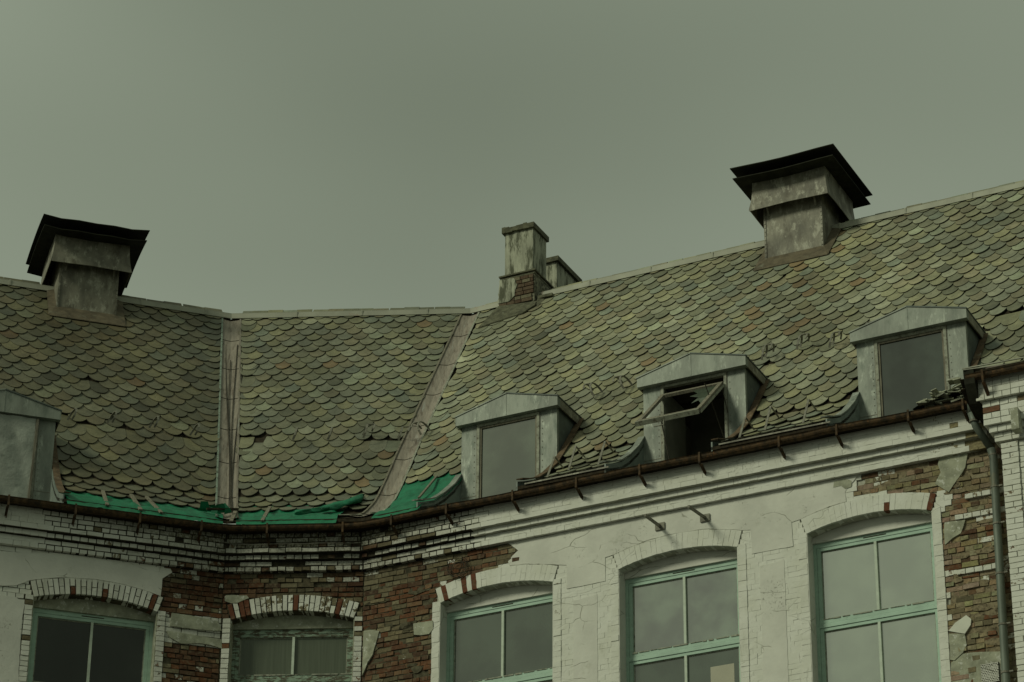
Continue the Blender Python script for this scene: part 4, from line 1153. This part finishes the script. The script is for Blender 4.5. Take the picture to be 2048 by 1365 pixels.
# downpipe
pp = [WR.pt(u, b, z) for u, b, z in ((9.22, -.345, 20.19), (9.22, -.345, 19.98), (9.25, -.30, 19.80), (9.38, -.12, 19.52), (9.40, -.10, 19.40), (9.385, -.10, 18.4), (9.37, -.10, 17.2), (9.35, -.10, 15.6), (9.34, -.10, .1))]
mb = MB(); mb.tube(pp[:2], [.050, .048], 14); mb.tube(pp[1:4], [.054, .05, .05], 14); mb.tube(pp[3:], [.055, .056] + [.054] * 4, 16)
dp = mb.build('downpipe', M['pipe'], BLD, label='grey green downpipe by the pavilion corner', smooth=True)
for z in (19.86, 19.43, 18.97, 18.45, 17.75, 17.05, 16.4):
    mb = MB(); u = float(np.interp(z, [15.6, 17.2, 18.4, 19.4, 19.52, 19.8], [9.35, 9.37, 9.385, 9.40, 9.38, 9.24])); b = -.10 if z < 19.5 else -.32
    mb.tube([WR.pt(u, b, z - .012), WR.pt(u, b, z + .012)], .062, 14)
    if z < 19.3: mb.bar(WR.pt(u + .06, b - .03, z), WR.pt(u + .11, b - .03, z), .02, .02, WR.n)
    mb.build('pipe_clamp', M['iron'], dp)
# pavilion gutter, roof edge and black box painted as the dark void of the eaves
PG = -.30; zg = WP.uz(1990, 742, PG - .05)[1]
pts = [WP.pt(9.36 + i * .4, PG, zg + .012) for i in range(8)]
g2 = sweep(pts, prof).build('gutter', M['rust'], BLD, label='rusty gutter of the pavilion')
for u in (9.60, 10.4):
    mb = MB(); mb.bar(WP.pt(u, PG - .085, zg + .04), WP.pt(u, PG - .07, zg - .12), .028, .010, WP.t); mb.bar(WP.pt(u, PG - .05, zg - .12), WP.pt(u + .01, -.20, zg - .25), .04, .045, WP.t)
    mb.build('bracket', M['rust'], g2)
zt = zg + .06
mb = MB(); P = [WP.pt(9.36, PG - .03, zt), WP.pt(12.2, PG - .03, zt), WP.pt(12.2, .75, zt + .42), WP.pt(9.36, .75, zt + .42)]
mb.prism(P, np.array([0, 0, -.04])); pr = mb.build('roof', M['darkwood'], BLD, label='low slate roof of the pavilion')
r = random.Random(77)
for row in range(4):
    u = 9.36 + (row % 2) * .13
    while u < 12.1:
        b = PG + .0 + row * .2; z = zt + (b - PG + .03) * .40 + .012
        q = MB(); q.prism([WP.pt(u + .005, b, z), WP.pt(u + .25, b, z), WP.pt(u + .25, b + .24, z + .085), WP.pt(u + .005, b + .24, z + .085)], np.array([0, 0, .012]))
        o = q.build('slate', M['slate_o'], pr); o.color = (*[c * r.uniform(.8, 1.1) for c in (.17, .17, .12)], .3); u += .26
mb = MB(); mb.bar(WP.pt(9.34, PG - .06, zt + .03), WP.pt(12.2, PG - .06 + .78, zt + .22), .05, .012, WP.n)
mb.prism([WP.pt(9.33, PG - .08, zt + .045), WP.pt(12.2, .22, zt + .30), WP.pt(12.2, .30, zt + .33), WP.pt(9.33, PG - .02, zt + .065)], np.array([0, 0, .014]))
mb.build('verge_strip', M['ridge'], pr)
mb = MB()
mb.prism([WP.pt(9.34, b, z) for b, z in ((PG - .06, zt + .02), (PG - .03, zt - .16), (-.18, zt - .38), (.55, zt - .45), (.62, zt + .35))], WP.t * .14)
mb.box(WP, 9.36, 12.0, PG - .02, .1, zt - .07, zt - .045)
mb.build('eaves_box', M['tar'], pr)
mb = MB(); mb.bar(WP.pt(9.31, -.34, zt - .08), WP.pt(9.31, -.05, zt - .30), .05, .012, WP.t); mb.bar(WP.pt(9.30, -.30, zt - .2), WP.pt(9.30, .3, zt - .38), .06, .012, WP.t); mb.build('broken_board', M['darkwood'], pr)
# heap of broken slates and mortar lying in the gutter end
mb = MB(); r = random.Random(12)
for i in range(46):
    u = 8.55 + r.random() * .62; h = .30 * (1 - abs(u - 8.98) / .5); b = r.uniform(-.38, -.12); z = 20.26 + max(0, h) * r.random()
    a = r.uniform(-.6, .6); L = r.uniform(.06, .18)
    d = WR.t * math.cos(a) + np.array([0, 0, math.sin(a) * .6]); q = WR.pt(u, b, z)
    mb.bar(q - d * L / 2, q + d * L / 2, r.uniform(.05, .1), r.uniform(.01, .022), WR.n + np.array([0, 0, r.uniform(-.5, .5)]))
o = mb.build('slate_rubble', M['oldplaster'], kind='stuff'); o['label'] = 'broken slates heaped at the end of the gutter'

mb = MB(); n = 14; vs = []
for i in range(n + 1):
    for j in range(9):
        f, h = i / n, j / 8; u = 8.40 + f * .95; b = -.30 + h * .75
        z = 20.22 + (.55 * f ** .7) * math.sin(math.pi * min(1, h * .9 + .1)) + .03 * mnoise.noise(Vector((u * 9, b * 9, 0)))
        vs.append(WR.pt(u, b, z))
mb.add(vs, [(i * 9 + j, (i + 1) * 9 + j, (i + 1) * 9 + j + 1, i * 9 + j + 1) for i in range(n) for j in range(8)])
o = mb.build('moss_mound', M['moss'], kind='stuff'); o['label'] = 'dark mossy dirt piled in front of the last dormer'
# angle brackets on the wall
for k, (x, y, x2, y2) in enumerate(((1320, 1053, 1290, 1031), (1410, 1036, 1377, 1013))):
    u, z = WR.uz(x, y, -.02); ob = -.48; u2, z2 = WR.uz(x2, y2, ob)
    mb = MB(); mb.bar(WR.pt(u, -.02, z), WR.pt(u2, ob, z2), .035, .030, np.array([0, 0, 1.0])); mb.box(WR, u - .07, u + .07, -.03, -.008, z - .055, z + .05)
    mb.build('wall_bracket', M['iron'], BLD, label=['left iron arm sticking out of the white wall', 'right iron arm sticking out of the white wall'][k])

# ------------------------------------------------------------------ iron hooks on the slopes
def hook_iron(W, u, b, s, big):
    r = random.Random(int(u * 100 + b * 10)); mb = MB(); z = zroof(b) + .05; pts = []
    for i in range(9):
        a = math.pi * (i / 8) * 1.25; pts.append(W.pt(u + s * .09 * math.sin(a * .7) * (1 + r.uniform(-.05, .05)), b - .10 + .13 * math.cos(a) - .03, z + .135 * math.sin(a) + .03 - .06 * i / 8 * big))
    for p, q in zip(pts[:-1], pts[1:]): mb.bar(p, q, .030, .010, W.t)
    if big:
        pts2 = [p + W.t * .11 * s for p in pts[1:7]]
        for p, q in zip(pts2[:-1], pts2[1:]): mb.bar(p, q, .026, .010, W.t)
        mb.bar(pts[4], pts2[3], .03, .010, W.n)
    mb.build('roof_hook', M['iron'], roofs[W])
for (u, b) in ((-2.1, 2.14), (-1.48, 2.2), (-.83, 2.22), (-.2, 2.18)): hook_iron(WL, u, b, 1, 0)
for (u, b) in ((.6, 2.16), (1.14, 2.15), (1.67, 2.24), (2.22, 2.17)): hook_iron(WM, u, b, 1, u > 1.5)
for (u, b) in ((-.18, 2.24), (2.71, 2.28), (3.19, 2.3), (3.72, 2.25), (5.33, 2.29), (5.86, 2.35), (6.4, 2.24), (6.9, 2.3), (9.35, 2.3)): hook_iron(WR, u, b, 1 if u > 5 else -1, 1)
for u, b in ((2.80, .50), (2.98, .82), (3.47, .76), (5.72, .52), (5.99, .8), (6.57, .76)):
    mb = MB(); z = zroof(b) + .04
    mb.bar(WR.pt(u, b - .30, zroof(b - .3) + .05), WR.pt(u + .02, b - .10, z + .22), .032, .010, WR.t)
    mb.bar(WR.pt(u + .02, b - .10, z + .22), WR.pt(u + .05, b + .14, zroof(b + .14) + .05), .022, .008, WR.t)
    mb.build('snow_guard', M['iron'], roofs[WR])
# eaves drip strip under the lowest slates of the right wing
for a, c in ((2.66, 3.95), (5.60, 7.22)):
    mb = MB(); mb.bar(WR.pt(a, -.235, zroof(-.22) - .012), WR.pt(c, -.235, zroof(-.22) - .012), .012, .022, WR.n); mb.build('drip_edge', M['ventmetal'], roofs[WR])

# ------------------------------------------------------------------ tarpaulins lying under the lowest slates
def tarp(W, ufun, bfun, label, seed, nx=60, nb=16, extra=None):
    vs = []; r = random.Random(seed)
    for i in range(nx + 1):
        for j in range(nb + 1):
            f, h = i / nx, j / nb; b0, b1 = bfun(f); b = b0 + (b1 - b0) * h; u = ufun(f, b)
            w = mnoise.noise(Vector((u * 3.1, b * 5, seed))) * .035 + mnoise.noise(Vector((u * 9, b * 3 + u * 4, seed + 5))) * .035
            w += .025 * max(0, math.sin(u * 8 + b * 5 + seed + 1.5 * math.sin(b * 6))) ** 3
            lim = 1.25 if W is WR else .50
            z = zroof(b) + .022 + abs(w) * max(0.0, min(1.0, (lim - b) / .15)) - (.02 if b > lim else 0)
            if extra: z += extra(f, h)
            if b < -.12: z = zroof(-.12) + .022 + abs(w) * .6 - (-.12 - b) * 1.1
            vs.append(W.pt(u, b, z))
    fs = [(i * (nb + 1) + j, (i + 1) * (nb + 1) + j, (i + 1) * (nb + 1) + j + 1, i * (nb + 1) + j + 1) for i in range(nx) for j in range(nb)]
    mb = MB(); mb.add(vs, fs); o = mb.build('tarpaulin', M['tarp'], smooth=True)
    return tag(o, label, 'tarpaulin', 'green tarpaulins under the lowest slates')
tarp(WL, lambda f, b: -2.36 + f * (2.30 + WL.hi(b)), lambda f: (-.31, .66), 'long green tarpaulin between the plastic-covered dormer and the straight valley', 1)
tarp(WM, lambda f, b: WM.lo(b) + .13 + f * (1.62 - WM.lo(b) - .13), lambda f: (-.31, .86 - .42 * max(0, f - .62) / .38 * 0), 'green tarpaulin below the middle slates', 2)
tarp(WR, lambda f, b: WR.lo(b) + .19 + f * (.90 - WR.lo(b) - .10), lambda f: (-.29 + .0 * f, 1.32), 'green tarpaulin between the slanting valley and the nearest dormer', 3, nx=30, nb=24)
# rolled flap of the middle tarpaulin, climbing the slates at its right end
mb = MB(); pts = []
for i in range(15):
    f = i / 14; u = 1.00 + f * .84; b = -.02 + f * .92; pts.append(WM.pt(u, b, zroof(b) + .085 + .03 * math.sin(f * 3)))
n = len(pts); vs = []; k = 10
for i, p in enumerate(pts):
    f = i / (n - 1); wd = .05 + .15 * f + .03 * math.sin(i * 1.7)
    for j in range(k):
        a = 2 * math.pi * j / k; vs.append(p + (WM.n * .75 + np.array([0, 0, .65])) * wd * math.cos(a) * (1 + .15 * math.sin(i + j)) + (np.array([0, 0, .5]) - WM.n * .5) * .05 * math.sin(a) + WM.t * .03 * math.sin(j * 2 + i))
fs = [(i * k + j, i * k + (j + 1) % k, (i + 1) * k + (j + 1) % k, (i + 1) * k + j) for i in range(n - 1) for j in range(k)] + [tuple(range(k)), tuple((n - 1) * k + j for j in range(k))]
mb.add(vs, fs); o = mb.build('tarpaulin', M['tarp'], smooth=True); tag(o, 'folded green tarpaulin flap climbing from the gutter towards the slanting valley', 'tarpaulin', 'green tarpaulins under the lowest slates')
# crumpled end at the foot of the straight valley
mb = MB(); r = random.Random(21)
for i in range(9):
    b0 = .02 + r.random() * .4; u = -.42 + r.random() * .42; q = WL.pt(u, b0, zroof(b0) + .07)
    a, b = WL.t * r.uniform(.06, .18) + np.array([0, 0, r.uniform(-.04, .12)]), WL.n * r.uniform(-.12, .1) + np.array([0, 0, r.uniform(.0, .14)])
    mb.add([q, q + a, q + a * .6 + b, q + b], [(0, 1, 2), (0, 2, 3)])
o = mb.build('tarpaulin', M['tarp'], fix=False); tag(o, 'crumpled green tarpaulin scraps at the foot of the straight valley', 'tarpaulin', 'green tarpaulins under the lowest slates')
# laths holding the tarpaulins down
LATH = [(WL, (205, 992), (214, 1022), 'short grey lath on the tarpaulin nearest the plastic-covered dormer', .05), (WL, (262, 998), (281, 1032), 'middle grey lath on the left tarpaulin', .055),
        (WL, (292, 1010), (322, 1038), 'slanting grey lath on the left tarpaulin', .05), (WM, (475, 1008), (462, 1046), 'upright grey lath right beside the foot of the straight valley', .055),
        (WM, (540, 1014), (524, 1050), 'grey lath across the middle tarpaulin', .05), (WR, (873, 962), (838, 985), 'short lath on the right tarpaulin', .035)]
for W, a, b, lab, wd in LATH:
    def rf(x, y, b):
        u, z = W.uz(x, y, b); return W.pt(u, b, zroof(b) + .10 if b > -.1 else 20.27)
    mb = MB(); mb.bar(rf(*a, .58 if W is not WR else 1.15), rf(*b, -.28 if W is not WR else .5), wd, .022, W.t); tag(mb.build('lath', M['oldwood']), lab, 'lath', 'laths on the tarpaulins')
mb = MB(); mb.bar(WL.pt(-.30, .02, zroof(.02) + .12), WM.pt(.13, .16, zroof(.16) + .15), .03, .03, WM.n)
tag(mb.build('lath', M['darkwood']), 'dark lath lying across the foot of the straight valley', 'lath', 'laths on the tarpaulins')
mb = MB()
for i in range(5): mb.bar(WM.pt(1.55 + i * .03, .0 + i * .03, zroof(0) + .03 + i * .012), WM.pt(1.95, .02 + i * .05, zroof(.0) + .04 + i * .014), .05, .012, WM.n)
tag(mb.build('lath_bundle', M['paintwood']), 'pale split laths lying at the foot of the slanting valley', 'lath')

# coil of wire hanging on the bare brick, and cable along the cornice
mb = MB(); u0, z0 = WR.uz(915, 1138, -.06); r = random.Random(3)
for c in range(6):
    rr = .11 + .05 * r.random(); cu, cz_ = u0 + r.uniform(-.05, .06), z0 + r.uniform(-.05, .05); ph = r.random() * 6; el = r.uniform(.7, 1.1)
    mb.tube([WR.pt(cu + rr * math.cos(ph + t * .33), -.05 - .02 * math.sin(t), cz_ + rr * el * math.sin(ph + t * .33)) for t in range(17)], .0045, 4)
tag(mb.build('wire_coil', M['irondark']), 'tangled coil of thin black wire hanging on bare brick by the third window arch', 'wire')
mb = MB(); pts = [WM.pt(-.02 + i * .105, -.215, 19.93 + .05 * math.exp(-i * .8) + .006 * math.sin(i)) for i in range(20)]; mb.tube(pts, .007, 5)
tag(mb.build('cable', M['iron']), 'thin grey cable running along the sooty middle cornice', 'cable')
